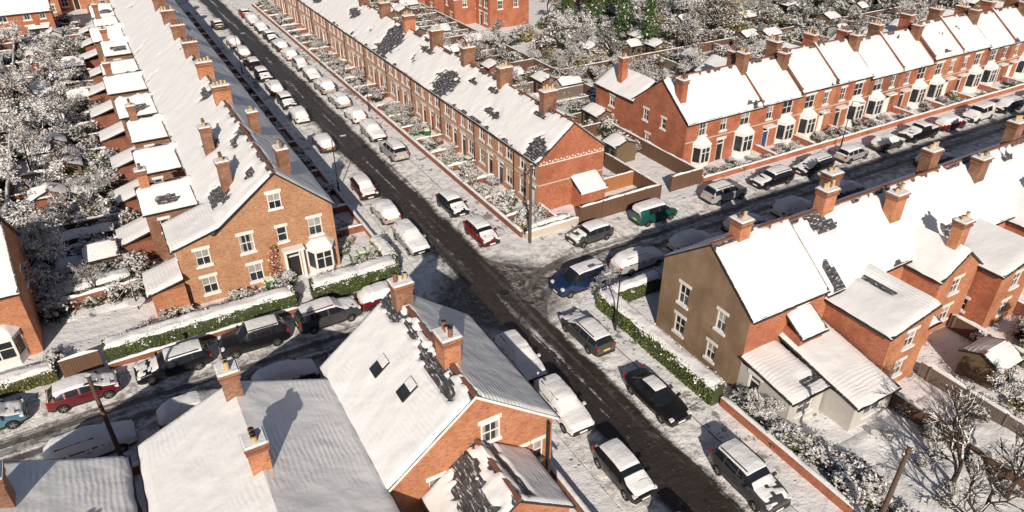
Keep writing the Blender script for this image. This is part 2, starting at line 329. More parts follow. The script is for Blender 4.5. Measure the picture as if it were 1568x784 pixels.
def slope(b,e0,e1,r1,r0,patches=(),cell=.33,thick=.13,snow=.14,gut=True,seed=0.,fringe=.0,ridge=0.,auto=0.,side=1):
    e0,e1,r1,r0=[Vector(q) for q in (e0,e1,r1,r0)]
    dn=Vector((0,0,-thick))
    b.face('roof_slates','roof_slate',[e0,e1,r1,r0])
    b.face('roof_slates','roof_slate',[r0+dn,r1+dn,e1+dn,e0+dn])
    b.face('roof_slates','white_paint',[e0+dn,e1+dn,e1,e0]); b.face('roof_slates','dark_metal',[e1+dn,r1+dn,r1,e1]); b.face('roof_slates','dark_metal',[r0+dn,e0+dn,e0,r0])
    LS=(e1-e0).length; LT=((r0-e0).length+(r1-e1).length)/2
    nS=max(3,int(LS/cell)); nT=max(3,int(LT/cell))
    up=((r0-e0).normalized()); G=[];UV=[]
    for j in range(nT+1):
        t=j/nT; row=[];ur=[]
        for i in range(nS+1):
            s=i/nS
            p=(e0.lerp(e1,s)).lerp(r0.lerp(r1,s),t)
            w=b.M@p; S=s*LS;T=t*LT
            h=snow+.045*nz(w.x,w.y,seed,.9)+.02*nz(w.x,w.y,seed+4,2.2)
            cov=9
            for (ps,pt,rs,rt) in patches:
                if abs(S-ps)>rs*2 or abs(T-pt)>rt*2.5: continue
                cov=min(cov,math.sqrt(((S-ps)/rs)**2+((T-pt)/rt)**2)-1)
            if cov<3: cov+=.42*nz(w.x,w.y,w.z,1.0)+.45*nz(w.x,w.y,w.z,2.9)
            if fringe: cov=min(cov,T-fringe*(.2+1.8*nz(w.x,w.y,seed+9,.6)+.6*nz(w.x,w.y,seed+9,2.1)))
            if auto: cov=min(cov,(auto-nz(w.x,w.y,seed+16,.42))*1.6-.45*nz(w.x,w.y,w.z,2.4))
            if ridge and T>LT-ridge*1.2: cov=min(cov,.22-(T-(LT-ridge*1.2))*.9-.6*nz(w.x,w.y,seed+2,1.0)-.35*nz(w.x,w.y,seed,3))
            f=ss(-.03,.16,cov); h=h*f-.04*(1-f)
            if i in(0,nS): h=-.02
            elif i in(1,nS-1): h*=.85
            if j==0: h=min(h,.02); p=p-up*(.05+.08*nz(w.x,w.y,3,1.5))
            elif j==1: h*=.9
            if i==0: p=p+(e1-e0).normalized()*(.03+.04*nz(w.x,w.y,w.z,2))
            if i==nS: p=p-(e1-e0).normalized()*(.03+.04*nz(w.x,w.y,w.z,2))
            row.append(p+Vector((0,0,h))); ur.append((S,T))
        G.append(row);UV.append(ur)
    b.grid('roof_snow','roof_snow',G,UV)
    if gut:
        d=(e1-e0); out=-(r0-e0); out.z=0; out.normalize()
        b.obox('gutters','dark_metal',e0+Vector((0,0,-.16)),d,out*.11,Vector((0,0,.11)))
def gable_roof(b,u0,u1,v0,v1,eave,ridge,vr=None,over=.28,og=.15,pf=(),pb=(),seed=0.,cell=.33,fr=0.,snow=.14,rd=.3,auto=0.):
    vr=(v0+v1)/2 if vr is None else vr
    kf=(ridge-eave)/(vr-v0); kb=(ridge-eave)/(v1-vr)
    a,c=u0-og,u1+og; k=.10
    slope(b,(a,v0-over,eave-kf*over+k),(c,v0-over,eave-kf*over+k),(c,vr,ridge+k),(a,vr,ridge+k),pf,seed=seed,cell=cell,fringe=fr,snow=snow,ridge=rd,auto=auto)
    slope(b,(c,v1+over,eave-kb*over+k),(a,v1+over,eave-kb*over+k),(a,vr,ridge+k),(c,vr,ridge+k),pb,seed=seed+.01,cell=cell,fringe=fr,snow=snow,ridge=rd,auto=auto)
    b.box('roof_slates','terracotta',a,c,vr-.09,vr+.09,ridge+k-.05,ridge+k+.06)
def gable_tri(b,u,v0,v1,eave,ridge,mat,right=True,vr=None):
    vr=(v0+v1)/2 if vr is None else vr
    pts=[(u,v0,eave),(u,v1,eave),(u,vr,ridge)]
    b.face('walls',mat,pts if right else [pts[1],pts[0],pts[2]])
def chimney(b,u,v,z0,z1,wu=1.1,wv=.62,pots=4,mat='brick_orange'):
    if R.random()<.5: mat='brick_sooty'
    b.box('chimneys',mat,u-wu/2,u+wu/2,v-wv/2,v+wv/2,z0,z1-.42)
    b.box('chimneys','brick_dark',u-wu/2-.07,u+wu/2+.07,v-wv/2-.07,v+wv/2+.07,z1-.42,z1-.26)
    b.box('chimneys',mat,u-wu/2-.02,u+wu/2+.02,v-wv/2-.02,v+wv/2+.02,z1-.26,z1-.14)
    b.box('chimneys','brick_sooty',u-wu/2-.11,u+wu/2+.11,v-wv/2-.11,v+wv/2+.11,z1-.14,z1,'snow')
    b.box('chimneys','snow',u-wu/2-.03,u+wu/2+.03,v-wv/2-.03,v+wv/2+.03,z1,z1+.07)
    m0=R.choice(['terracotta','pot_buff','pot_buff'])
    for i in range(pots):
        if wu>=wv: c=(u+(i-(pots-1)/2)*(wu-.12)/max(1,pots),v)
        else: c=(u,v+(i-(pots-1)/2)*(wv-.12)/max(1,pots))
        h=R.uniform(.32,.6); m=m0 if R.random()<.7 else R.choice(['terracotta','stone_trim','brick_sooty'])
        b.cyl('chimneys',m,c,.13,.10,z1,z1+h,8,'dark_metal'); b.cyl('chimneys',m,c,.13,.13,z1+h-.1,z1+h-.03,8,'dark_metal')
def aerial(b,u,v,z):
    b.tube('aerials','dark_metal',(u,v,z),(u,v,z+1.2),.02,.02,4); b.tube('aerials','dark_metal',(u-.5,v,z+1.1),(u+.5,v,z+1.1),.015,.015,4)
    for k in range(5): b.tube('aerials','dark_metal',(u-.4+k*.2,v-.2,z+1.1),(u-.4+k*.2,v+.2,z+1.1),.01,.01,3)
def simple_ops(L,unit,doors=True,eave=5.4,mirror=True,bays=False):
    ops=[];n=max(1,round(L/unit));un=L/n; by=[]
    for i in range(n):
        m=(i%2==1) and mirror; a=i*un
        dx=un*.26; wx=un*.68
        if m: dx,wx=un-dx,un-wx
        if doors: ops.append((a+dx,.15,.95,2.3,'door'))
        if bays: by.append(a+wx)
        else: ops.append((a+wx,.85,1.15,1.55,'win'))
        ops.append((a+dx,3.35,.8,1.4,'win')); ops.append((a+wx,3.35,1.1,1.45,'win'))
    return ops,by

# ------------------------------------------------------------------ B1 central terrace (front faces main street)
Y0=103.; L1=Y0-8.
b=Bld('terraced_houses',9.3,Y0,-90)
ops,_=simple_ops(L1,4.0)
P,_l=wall(b,(0,0),(L1,0),0,5.2,'brick_pale',ops,'stone_trim')
wb(b,'trim','stone_trim',P,0,L1,2.78,2.93,-.05,.03); wb(b,'trim','brick_red',P,0,L1,4.95,5.12,-.05,.05)
P,_l=wall(b,(L1,0),(L1,7),0,5.2,'brick_red')
wb(b,'trim','stone_trim',P,0,7,2.78,2.90,-.05,.025)
for i in range(23):
    wb(b,'trim','white_paint',P,.15+i*.3,.30+i*.3,4.86+(i%2)*.1,4.98+(i%2)*.1,-.05,.025)
wb(b,'trim','white_paint',P,0,7,4.72,4.80,-.05,.025)
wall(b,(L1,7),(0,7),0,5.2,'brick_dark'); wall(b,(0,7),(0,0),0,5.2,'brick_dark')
gable_tri(b,L1,0,7,5.2,8.05,'brick_red'); gable_tri(b,0,0,7,5.2,8.05,'brick_red',False)
U=lambda y:Y0-y
pf=[(U(9.2),.9,1.4,1.3),(U(12),3.9,.9,.35),(U(18),1.6,1.5,.5),(U(20.6),3.6,.9,.4),(U(28.6),1.6,2.2,1.6),(U(24.5),3.2,1.0,.4),(U(36.5),3.7,1.8,.5),(U(45.4),2.3,2.4,2.6),(U(60),3.,2.,.8),(U(75),2,3,1.0)]
gable_roof(b,0,L1,0,7,5.2,8.05,pf=pf,seed=1,fr=.3,auto=.56,cell=.28,rd=.4)
y=12.2
while y<100:
    chimney(b,U(y),3.5,7.4,9.75,.8,1.35,4,'brick_orange')
    if R.random()<.6: aerial(b,U(y),3.3,9.7)
    y+=7.95
for k in range(12): b.tube('pipes','dark_metal',(U(12.2+k*7.95),-.08,0),(U(12.2+k*7.95),-.08,5),.05,.05,5)
b.box('lean_to','brick_red',L1,L1+1.6,3.6,6.2,0,2.0); slope(b,(L1+1.8,3.4,2.0),(L1+1.8,6.4,2.0),(L1,6.4,2.9),(L1,3.4,2.9),gut=False)
b.done()

# ------------------------------------------------------------------ B2 terrace north side of cross street
b=Bld('terraced_houses',26.6,8.4,0)
def bayhouse(b,u0,u1,D,eave,ridge,brick,flip,doorc=True,pf=()):
    L=u1-u0
    wx=L*.70 if not flip else L*.30; dx=L*.24 if not flip else L*.76
    P,_=wall(b,(u0,0),(u1,0),0,eave,brick,[(dx,.15,.95,2.3,'door'),(dx,3.35,.85,1.45,'win')]+[(wx,3.4,1.5,1.5,'win')],'white_paint')
    bay(b,P,wx,2.1,.8,2.75)
    wb(b,'trim','stone_trim',P,0,L,2.95,3.07,-.05,.03)
    wb(b,'window_frames','white_paint',P,dx-.7,dx+.7,2.55,2.75,0,.65,'snow')
    gable_roof(b,u0,u1,0,D,eave,ridge,og=.05,seed=u0,pf=pf,fr=.18,auto=.62,rd=.4)
P,_=wall(b,(0,0),(10.2,0),0,5.2,'brick_red',[(2.2,.9,1.3,1.5,'win'),(2.2,3.4,1.1,1.45,'win'),(5.0,3.4,.85,1.45,'win'),(8.0,3.4,1.3,1.5,'win'),(5.0,.15,1.0,2.3,'door')])
bay(b,P,8.0,2.2,.85,2.8); bay(b,P,2.2,2.0,.8,2.7)
wb(b,'trim','stone_trim',P,0,10.2,2.95,3.07,-.05,.03)
wall(b,(0,8.2),(0,0),0,5.2,'brick_red',[(4.8,3.4,.7,1.1,'win'),(2.,3.4,.8,1.2,'win'),(2.6,1.,.8,1.1,'win')]); wall(b,(10.2,0),(10.2,8.2),0,5.2,'brick_red'); wall(b,(10.2,8.2),(0,8.2),0,5.2,'brick_dark')
gable_tri(b,0,0,8.2,5.2,8.3,'brick_red',False); gable_tri(b,10.2,0,8.2,5.2,8.3,'brick_red')
gable_roof(b,0,10.2,0,8.2,5.2,8.3,seed=5,pf=[(9.5,.6,1.2,.4)],fr=.15)
wall(b,(0,15),(0,8.2),0,4.9,'brick_red',[(3.,3.1,.9,1.2,'win'),(3.,.9,.9,1.2,'win')]); wall(b,(5,8.2),(5,15),0,4.9,'brick_dark'); wall(b,(5,15),(0,15),0,4.9,'brick_dark')
slope(b,(-.2,15.2,4.9),(-.2,8.0,4.9),(2.5,8.0,6.6),(2.5,15.2,6.6),seed=2); slope(b,(5.2,8.0,4.9),(5.2,15.2,4.9),(2.5,15.2,6.6),(2.5,8.0,6.6),seed=3)
chimney(b,.6,2.0,5.4,8.9,.7,.9,2,'brick_red'); chimney(b,1.2,12,5,8.4,.8,.7,2,'brick_red'); chimney(b,9.9,3.4,7.2,9.8,.75,1.1,3,'brick_red')
u=10.2; i=0
steps=[0,.35,.35,0,0,.45,.45,.1,.1,.4,.4,0,0,.3,.3,.0,.3,.3]
while u<110 and i<17:
    w=5.75; hgt=5.3+steps[i]
    bayhouse(b,u,u+w,8.2,hgt,hgt+3.05,['brick_red','brick_orange','brick_red','brick_dark'][i%4],i%2==1,pf=[(R.uniform(1,5),.8,.8,.3)] if R.random()<.4 else ())
    if i in (0,1,3,5,7,9,11,13,15) :
        wall(b,(u,8.2),(u,0),0,hgt,'brick_red'); gable_tri(b,u,0,8.2,hgt,hgt+3.05,'brick_red',False)
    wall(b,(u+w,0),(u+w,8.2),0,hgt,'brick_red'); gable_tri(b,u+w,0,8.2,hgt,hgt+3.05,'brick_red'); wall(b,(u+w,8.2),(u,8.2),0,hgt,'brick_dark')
    for (va,vb,za,zb_) in ((-.1,4.1,hgt+.05,hgt+3.1),(8.3,4.1,hgt+.05,hgt+3.1)):
        b.obox('walls','brick_dark',Vector((u-.12,va,za)),Vector((.24,0,0)),Vector((0,vb-va,zb_-za)),Vector((0,0,.34)),'snow')
    chimney(b,u+.3,5.0,6.,hgt+4.1,.8,1.4,4,'brick_red')
    if i%2==0: chimney(b,u+w-.4,2.9,6.,hgt+3.8,.8,1.0,3,'brick_red')
    if i%2==0: 
        b.box('rear_wing','brick_dark',u+w-2.4,u+w+2.4,8.2,13.5,0,4.6); 
        slope(b,(u+w-2.6,13.7,4.6),(u+w-2.6,8.2,4.6),(u+w,8.2,6.1),(u+w,13.7,6.1),cell=.5); slope(b,(u+w+2.6,8.2,4.6),(u+w+2.6,13.7,4.6),(u+w,13.7,6.1),(u+w,8.2,6.1),cell=.5)
    u+=w;i+=1
b.done()

# ------------------------------------------------------------------ B3 terrace south of cross street (we see its rear)
b=Bld('terraced_houses',7.8,-17.9,0)
D3=7.7
wall(b,(0,D3),(0,0),0,5.8,'tan_render',[(2.2,3.3,.95,1.5,'win'),(5.6,3.4,.8,1.4,'win'),(2.2,.9,.95,1.4,'win'),(5.2,.8,.8,1.3,'win')])
gable_tri(b,0,0,D3,5.8,8.75,'tan_render',False)
P,_=wall(b,(0,0),(6.4,0),0,5.8,'brick_red',[(4.6,3.8,.9,1.2,'win')]); wall(b,(6.4,0),(6.4,D3),0,5.8,'brick_red'); gable_tri(b,6.4,0,D3,5.8,8.75,'brick_red')
gable_roof(b,0,6.4,0,D3,5.8,8.75,seed=9,snow=.16,og=.1,fr=.1,cell=.25)
chimney(b,2.2,D3/2,8.2,10.0,.9,.9,2,'brick_orange'); 
L3=88.
wall(b,(6.4,0),(L3,0),0,5.4,'brick_orange',[(x,3.4,.85,1.3,'win') for x in [11.8+6*k for k in range(12)]]+[(x,.9,.85,1.2,'win') for x in [11.8+6*k for k in range(12)]])
wall(b,(L3,D3),(6.4,D3),0,5.4,'brick_red')
gable_roof(b,6.6,L3,0,D3,5.4,8.5,seed=12,pf=[(2.6,4.3,1.2,.6),(1.2,1.0,.5,1.2),(14,.8,2.0,.6),(24,4.4,1.,.4),(31,1.2,1.6,.6)],fr=.2,auto=.56,rd=.4,cell=.28)
for (cu,cv,ct) in ((9.9,D3/2,10.1),(12.6,D3/2+1.8,9.9),(15.2,2.2,9.2),(22,D3/2+.6,10),(25.5,2.6,9.3),(33,D3/2+.6,10),(37,2.4,9.3),(45,D3/2,10),(52,2.6,9.3),(57,D3/2,10),(68,D3/2,10),(79,D3/2,10)):
    chimney(b,cu,cv,6.2,ct,1.1,.8,R.choice([2,3,4]),'brick_orange')
for k,wu in enumerate((7.0,19.2,31.4,43.6)):
    dd=4.6 if k==0 else 4.2; w=3.9
    wall(b,(wu,0),(wu,-dd),0,4.75,'brick_red',[(2.4,.9,.7,1.,'win')] if k else []); 
    wall(b,(wu,-dd),(wu+w,-dd),0,4.75,'brick_orange',[(w*.55,3.1,1.0,1.25,'win'),(w*.5,.9,.95,1.15,'win')]); wall(b,(wu+w,-dd),(wu+w,0),0,5.6,'brick_red')
    b.face('walls','brick_orange',[(wu,-dd,4.75),(wu+w,-dd,4.75),(wu+w,-dd,5.6)])
    slope(b,(wu-.25,1.2,4.8),(wu-.25,-dd-.2,4.8),(wu+w+.1,-dd-.2,5.75),(wu+w+.1,1.2,5.75),[(2.,3.2,1.6,.3)] if k==0 else [(1,1,.8,.4)],seed=k+20)
    x0=wu+w+.2
    wall(b,(x0,-3.2),(x0+3.4,-3.2),0,2.3,'grey_wall' if k%2 else 'brick_orange',[(1.7,.9,1.2,1.1,'win')]); wall(b,(x0+3.4,-3.2),(x0+3.4,0),0,2.3,'brick_dark'); wall(b,(x0,0),(x0,-3.2),0,2.3,'brick_dark')
    slope(b,(x0-.1,-3.5,2.3),(x0+3.6,-3.5,2.3),(x0+3.6,0,3.3),(x0-.1,0,3.3),seed=k+30)
    wu2=x0+3.7
    if wu2<L3-5:
        wall(b,(wu2,0),(wu2,-2.6),0,4.9,'brick_red'); wall(b,(wu2,-2.6),(wu2+4.2,-2.6),0,4.9,'brick_orange',[(2.1,3.2,1.0,1.2,'win'),(2.1,.9,1.,1.2,'win')]); wall(b,(wu2+4.2,-2.6),(wu2+4.2,0),0,4.9,'brick_red')
        b.face('walls','brick_orange',[(wu2,-2.6,4.9),(wu2+4.2,-2.6,4.9),(wu2+2.1,-2.6,6.5)])
        slope(b,(wu2-.2,2.2,4.9),(wu2-.2,-2.8,4.9),(wu2+2.1,-2.8,6.6),(wu2+2.1,2.2,6.6),seed=k+40); slope(b,(wu2+4.4,-2.8,4.9),(wu2+4.4,2.2,4.9),(wu2+2.1,2.2,6.6),(wu2+2.1,-2.8,6.6),seed=k+41)
        chimney(b,wu2+2.1,-1.6,5.8,8.4,.9,.7,2,'brick_orange')
wall(b,(0,-3.9),(2.9,-3.9),0,2.4,'grey_wall',[(1.4,.8,1.3,1.1,'win')]); wall(b,(0,0),(0,-3.9),0,2.4,'grey_wall',[(1.2,.15,.85,2.0,'door')]); wall(b,(2.9,-3.9),(2.9,0),0,2.4,'grey_wall')
slope(b,(-.2,-4.1,2.4),(3.,-4.1,2.4),(3.,0,2.9),(-.2,0,2.9),[(2.2,.8,.9,.3)],seed=51)
wall(b,(3.1,-5.9),(6.6,-5.9),0,2.1,'grey_wall',[(1.8,.8,1.6,1.0,'win')]); wall(b,(3.1,0),(3.1,-5.9),0,2.1,'grey_wall'); wall(b,(6.6,-5.9),(6.6,-1),0,2.1,'grey_wall')
slope(b,(2.95,-6.1,2.15),(6.8,-6.1,2.15),(6.8,0,3.3),(2.95,0,3.3),seed=52)
b.box('rear_bay','brick_red',3.3,5.4,-1.3,0,3.0,3.9); slope(b,(3.2,-1.5,3.9),(5.5,-1.5,3.9),(5.5,0,4.8),(3.2,0,4.8),seed=54)
b.done()

# ------------------------------------------------------------------ B4 left terrace, south gable faces camera
Y4=103.; L4=Y4-8.6
b=Bld('terraced_houses',-17.3,Y4,-90)
U=lambda y:Y4-y
vr=4.6
P,_=wall(b,(L4,0),(L4,8.4),0,5.7,'brick_buff',[(1.8,3.35,1.05,1.5,'win'),(4.4,3.5,.75,1.25,'win'),(6.9,3.35,1.05,1.5,'win'),(2.0,.75,1.05,1.5,'win'),(4.9,.15,1.05,2.35,'door')])
gable_tri(b,L4,0,8.4,5.7,9.1,'brick_buff',vr=vr)
window(b,P,4.3,6.35,.95,1.25,depth=.0); bay(b,P,7.0,2.1,.85,2.55)
for q in (4.25,5.55): wb(b,'trim','white_paint',P,q-.09,q+.09,.1,2.7,0,.4)
wb(b,'trim','white_paint',P,4.1,5.7,2.75,2.95,0,.7,'snow')
for (a,c) in (((L4+.17,-.28,5.45),(L4+.17,vr,9.17)),((L4+.17,8.68,5.45),(L4+.17,vr,9.17))): b.obox('trim','dark_metal',Vector(a)+Vector((0,0,-.06)),Vector(c)-Vector(a),Vector((.03,0,0)),Vector((0,0,.12)))
wall(b,(0,0),(L4,0),0,5.5,'brick_orange',[(k*8+3.,3.3,.9,1.3,'win') for k in range(11)]); wall(b,(L4,8.4),(0,8.4),0,5.7,'brick_pale',simple_ops(L4,4.2)[0])
pf=[(U(12),1.6,1.6,1.0),(U(11),4.6,.7,.6),(U(17),4.8,1.2,.4),(U(20.5),3.,1.6,.8),(U(31),5,1.4,.4)]
gable_roof(b,0,L4,0,8.4,5.7,9.1,vr=vr,pf=pf,pb=[(U(19),4.6,.8,.5),(U(13),5.0,.8,.3),(U(27),5,.9,.4)],seed=15,fr=.2,snow=.15,auto=.6,cell=.28,rd=.4)
for y in [26+8*k for k in range(10)]:
    chimney(b,U(y),vr,8.5,10.5,.8,1.4,4,'brick_orange')
chimney(b,U(10.6),5.8,8.0,10.1,1.1,.75,3,'brick_buff'); chimney(b,U(12.3),1.8,6.5,9.3,.8,.8,3,'brick_orange'); chimney(b,U(19.2),5.7,8.2,10.1,.75,.75,2,'brick_orange'); chimney(b,U(19.6),1.9,6.6,9.4,.8,.8,3,'brick_orange')
wall(b,(L4,-2.9),(L4,0),0,4.9,'brick_buff',[(1.6,3.2,1.0,1.3,'win'),(1.6,.8,1.05,1.4,'win')]); wall(b,(L4-4.5,-2.9),(L4,-2.9),0,4.9,'brick_orange',[(2.2,3.2,.8,1.1,'win')]); wall(b,(L4-4.5,0),(L4-4.5,-2.9),0,4.9,'brick_dark')
b.face('walls','brick_buff',[(L4,-2.9,4.9),(L4,0,4.9),(L4,0,5.6)])
slope(b,(L4-4.7,-3.2,4.95),(L4+.15,-3.2,4.95),(L4+.15,.3,5.95),(L4-4.7,.3,5.95),seed=61)
b.box('lean_to','brick_orange',L4-2.6,L4+.6,-5.2,-2.95,0,2.3); slope(b,(L4-2.8,-5.4,2.35),(L4+.8,-5.4,2.35),(L4+.8,-2.95,3.0),(L4-2.8,-2.95,3.0),seed=62)
for k in range(10):
    uc=U(18.5+8*k); w=2.1; dd=R.uniform(3.2,4.2); hh=R.choice([3.9,4.3,4.5])
    wall(b,(uc-w,-dd),(uc+w,-dd),0,hh,'brick_orange',[(w*.8,2.5,.8,1.1,'win')]); wall(b,(uc+w,-dd),(uc+w,0),0,hh,'brick_sooty',[(1.2,2.6,.7,1.1,'win'),(2.4,.9,.7,1.1,'win')]); wall(b,(uc-w,0),(uc-w,-dd),0,hh,'brick_dark')
    b.face('walls','brick_orange',[(uc-w,-dd,hh),(uc+w,-dd,hh),(uc,-dd,hh+1.3)])
    slope(b,(uc+w+.2,-dd-.2,hh),(uc+w+.2,1.,hh),(uc,1.,hh+1.4),(uc,-dd-.2,hh+1.4),seed=70+k,patches=[(2,1,1.,.5)] if k%3==0 else (),ridge=.25); slope(b,(uc-w-.2,1.,hh),(uc-w-.2,-dd-.2,hh),(uc,-dd-.2,hh+1.4),(uc,1.,hh+1.4),seed=80+k,ridge=.25)
    if k%2==0: chimney(b,uc,-dd+.6,5.0,7.3,.7,.7,2,'brick_orange')
    b.box('lean_to','brick_dark',uc-1.5,uc+1.5,-dd-2.2,-dd-.01,0,1.9); slope(b,(uc-1.7,-dd-2.4,1.95),(uc+1.7,-dd-2.4,1.95),(uc+1.7,-dd,2.7),(uc-1.7,-dd,2.7),seed=90+k,gut=False,cell=.45)
b.done()

# ------------------------------------------------------------------ B5 corner house foreground
b=Bld('brick_house',-15.0,-9.2,-90); L5=9.4;W5=8.5
P,_=wall(b,(L5,0),(L5,W5),0,5.6,'brick_orange',[(2.3,3.3,1.1,1.5,'win'),(.9,.8,.9,1.4,'win'),(6.6,2.9,1.0,1.4,'win'),(7.7,2.9,.6,1.4,'win')])
window(b,P,5.0,5.75,1.0,1.25,depth=.0)
gable_tri(b,L5,0,W5,5.6,8.95,'brick_orange'); gable_tri(b,0,0,W5,5.6,8.95,'brick_orange',False)
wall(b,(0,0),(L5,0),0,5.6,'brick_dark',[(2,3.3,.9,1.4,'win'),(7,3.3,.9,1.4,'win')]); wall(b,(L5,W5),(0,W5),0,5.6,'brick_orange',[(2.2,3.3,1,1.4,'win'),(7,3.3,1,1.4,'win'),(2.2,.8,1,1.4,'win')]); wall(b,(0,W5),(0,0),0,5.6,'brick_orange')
gable_roof(b,0,L5,0,W5,5.6,8.95,seed=33,snow=.15,pf=[(1.2,5.0,1.5,.42),(3.4,5.2,1.2,.22),(6.2,5.1,1.4,.42),(7.9,4.9,.9,.36)],cell=.16)
chimney(b,1.2,W5/2,8.2,10.3,.8,.95,3,'brick_orange'); chimney(b,6.6,W5/2+.1,8.2,10.5,1.0,.85,4,'brick_orange')
k5=(8.95-5.6)/(W5/2)
for (su,sv) in ((3.2,1.5),(5.8,1.9)):
    z=5.7+k5*sv+.1; up=Vector((0,1,k5)).normalized(); nn=up.cross(Vector((1,0,0)))*-1
    if nn.z<0: nn=-nn
    o=Vector((su,sv,z)); b.obox('skylights','dark_metal',o,Vector((.8,0,0)),up*1.05,nn*.12); o2=o+nn*.122+Vector((.08,0,0))+up*.08
    b.face('skylights','window_glass',[o2,o2+Vector((.64,0,0)),o2+Vector((.64,0,0))+up*.89,o2+up*.89])
    b.obox('skylights','snow',o+nn*.125+up*.62+Vector((.05,0,0)),Vector((.7,0,0)),up*.45,nn*.04)
for (a,c) in (((L5+.17,-.28,5.45),(L5+.17,W5/2,9.02)),((L5+.17,W5+.28,5.45),(L5+.17,W5/2,9.02))): b.obox('trim','white_paint',Vector(a)+Vector((0,0,-.12)),Vector(c)-Vector(a),Vector((.03,0,0)),Vector((0,0,.16)))
wa,wc,dd=1.6,6.9,4.0
wall(b,(L5+dd,wa),(L5+dd,wc),0,4.1,'brick_orange',[(2.6,.8,1.2,1.4,'win')]); wall(b,(L5,wa),(L5+dd,wa),0,4.1,'brick_dark'); wall(b,(L5+dd,wc),(L5,wc),0,4.1,'brick_orange',[(2,.9,.9,1.3,'win')])
gable_tri(b,L5+dd,wa,wc,4.1,6.1,'brick_orange')
gable_roof(b,L5,L5+dd,wa,wc,4.1,6.1,over=.25,og=.02,pf=[(2.2,2.0,1.8,.8),(.6,2.6,1.0,.5),(3.4,1.2,.8,.6)],pb=[(1.2,2.8,1.0,.4),(3,2.9,1.2,.3)],seed=36,cell=.16)
b.cyl('pipes','dark_metal',(L5+.3,8.1),.09,.09,0,5.6); b.cyl('pipes','dark_metal',(L5+.14,3.6),.06,.06,0,5.8)
b.done()
# ------------------------------------------------------------------ B6, B7 foreground-left roofs
for (nme,ox,oy,W,L,ea,ri,sd,chs) in (('brick_house',-24.2,-10.4,8.7,18.,5.5,7.3,40,((.9,4.3),(6.0,4.35))),('brick_house',-33.6,-10.6,8.3,17.,5.3,7.2,43,((2.4,4.3),(9,4.3)))):
    b=Bld(nme,ox,oy,-90)
    wall(b,(0,0),(L,0),0,ea,'brick_dark'); wall(b,(L,0),(L,W),0,ea,'brick_dark'); wall(b,(L,W),(0,W),0,ea,'brick_dark',[(3,3.2,.9,1.3,'win'),(9,3.2,.9,1.3,'win')]); wall(b,(0,W),(0,0),0,ea,'brick_orange',[(2,3.3,1,1.4,'win'),(6,3.3,1,1.4,'win')])
    gable_tri(b,0,0,W,ea,ri,'brick_orange',False); gable_tri(b,L,0,W,ea,ri,'brick_orange')
    gable_roof(b,0,L,0,W,ea,ri,seed=sd,snow=.18,cell=.2,rd=0,fr=.05)
    for (cu,cv) in chs: chimney(b,cu,cv,ri-.4,ri+1.75,.85,.8,3,'brick_orange')
    b.done()
b=Bld('brick_house',-41,8.2,0)
P,_=wall(b,(0,0),(11.3,0),0,5.2,'brick_orange',[(5,3.3,1.2,1.5,'win'),(9.,3.3,1.2,1.5,'win')]); bay(b,P,9.2,2.6,.8,2.4)
wall(b,(11.3,0),(11.3,8),0,5.2,'brick_orange',[(4,3.3,.8,1.2,'win')]); wall(b,(11.3,8),(0,8),0,5.2,'brick_dark'); gable_tri(b,11.3,0,8,5.2,8.5,'brick_orange')
gable_roof(b,0,11.3,0,8,5.2,8.5,seed=47); chimney(b,10.9,4,7.6,10,.8,1.2,3); b.done()
def bgrow(ox,oy,ang,L,W,ea,ri,brick,unit=8.,seed=0,wings=True,name='terraced_houses'):
    b=Bld(name,ox,oy,ang)
    wall(b,(0,0),(L,0),0,ea,brick,simple_ops(L,4.3)[0]); wall(b,(L,0),(L,W),0,ea,brick,[(2,3.2,.9,1.3,'win'),(5,3.2,.9,1.3,'win')]); wall(b,(L,W),(0,W),0,ea,brick); wall(b,(0,W),(0,0),0,ea,brick)
    gable_tri(b,0,0,W,ea,ri,brick,False); gable_tri(b,L,0,W,ea,ri,brick)
    gable_roof(b,0,L,0,W,ea,ri,seed=seed,cell=.5,auto=.45,pf=[(R.uniform(0,L),R.uniform(1,3),2,1) for _ in range(int(L/9))])
    u=2.
    while u<L: chimney(b,u,W/2,ri-.6,ri+1.7,.75,1.2,3); u+=unit
    if wings:
        u=3.
        while u<L-2:
            wall(b,(u-2,-4),(u+2,-4),0,4.4,brick,[(1.2,3,.8,1.1,'win'),(2.8,.9,.9,1.2,'win')]); wall(b,(u+2,-4),(u+2,0),0,4.4,brick,[(2,3.,.8,1.1,'win')]); wall(b,(u-2,0),(u-2,-4),0,4.4,brick)
            b.face('walls',brick,[(u-2,-4,4.4),(u+2,-4,4.4),(u,-4,5.8)])
            slope(b,(u-2.2,.9,4.4),(u-2.2,-4.2,4.4),(u,-4.2,5.9),(u,.9,5.9),cell=.5,gut=False); slope(b,(u+2.2,-4.2,4.4),(u+2.2,.9,4.4),(u,.9,5.9),(u,-4.2,5.9),cell=.5,gut=False)
            u+=8
    b.done()
bgrow(36,140,-90,74,7.5,5.3,8.2,'brick_red',seed=3)
bgrow(60,150,-90,78,7.5,5.3,8.2,'brick_dark',seed=4)
bgrow(-42,150,-90,42,8,5.3,8.6,'brick_orange',seed=5)
bgrow(-30,116,0,22,8,5.3,8.6,'brick_orange',seed=6)
bgrow(10,118,0,18,8,5.3,8.6,'brick_red',seed=7,wings=False)
bgrow(-36,96,0,10,7,4.6,7.4,'brick_red',seed=17,wings=False,name='brick_house')
bgrow(80,60,0,12,8,4.6,7.4,'brick_buff',seed=18,wings=False,name='brick_house')
bgrow(98,56,-8,14,8,5.3,8.4,'brick_orange',seed=8,wings=False,name='brick_house')
bgrow(126,37,0,26,8,5.3,8.4,'brick_pale',seed=9)

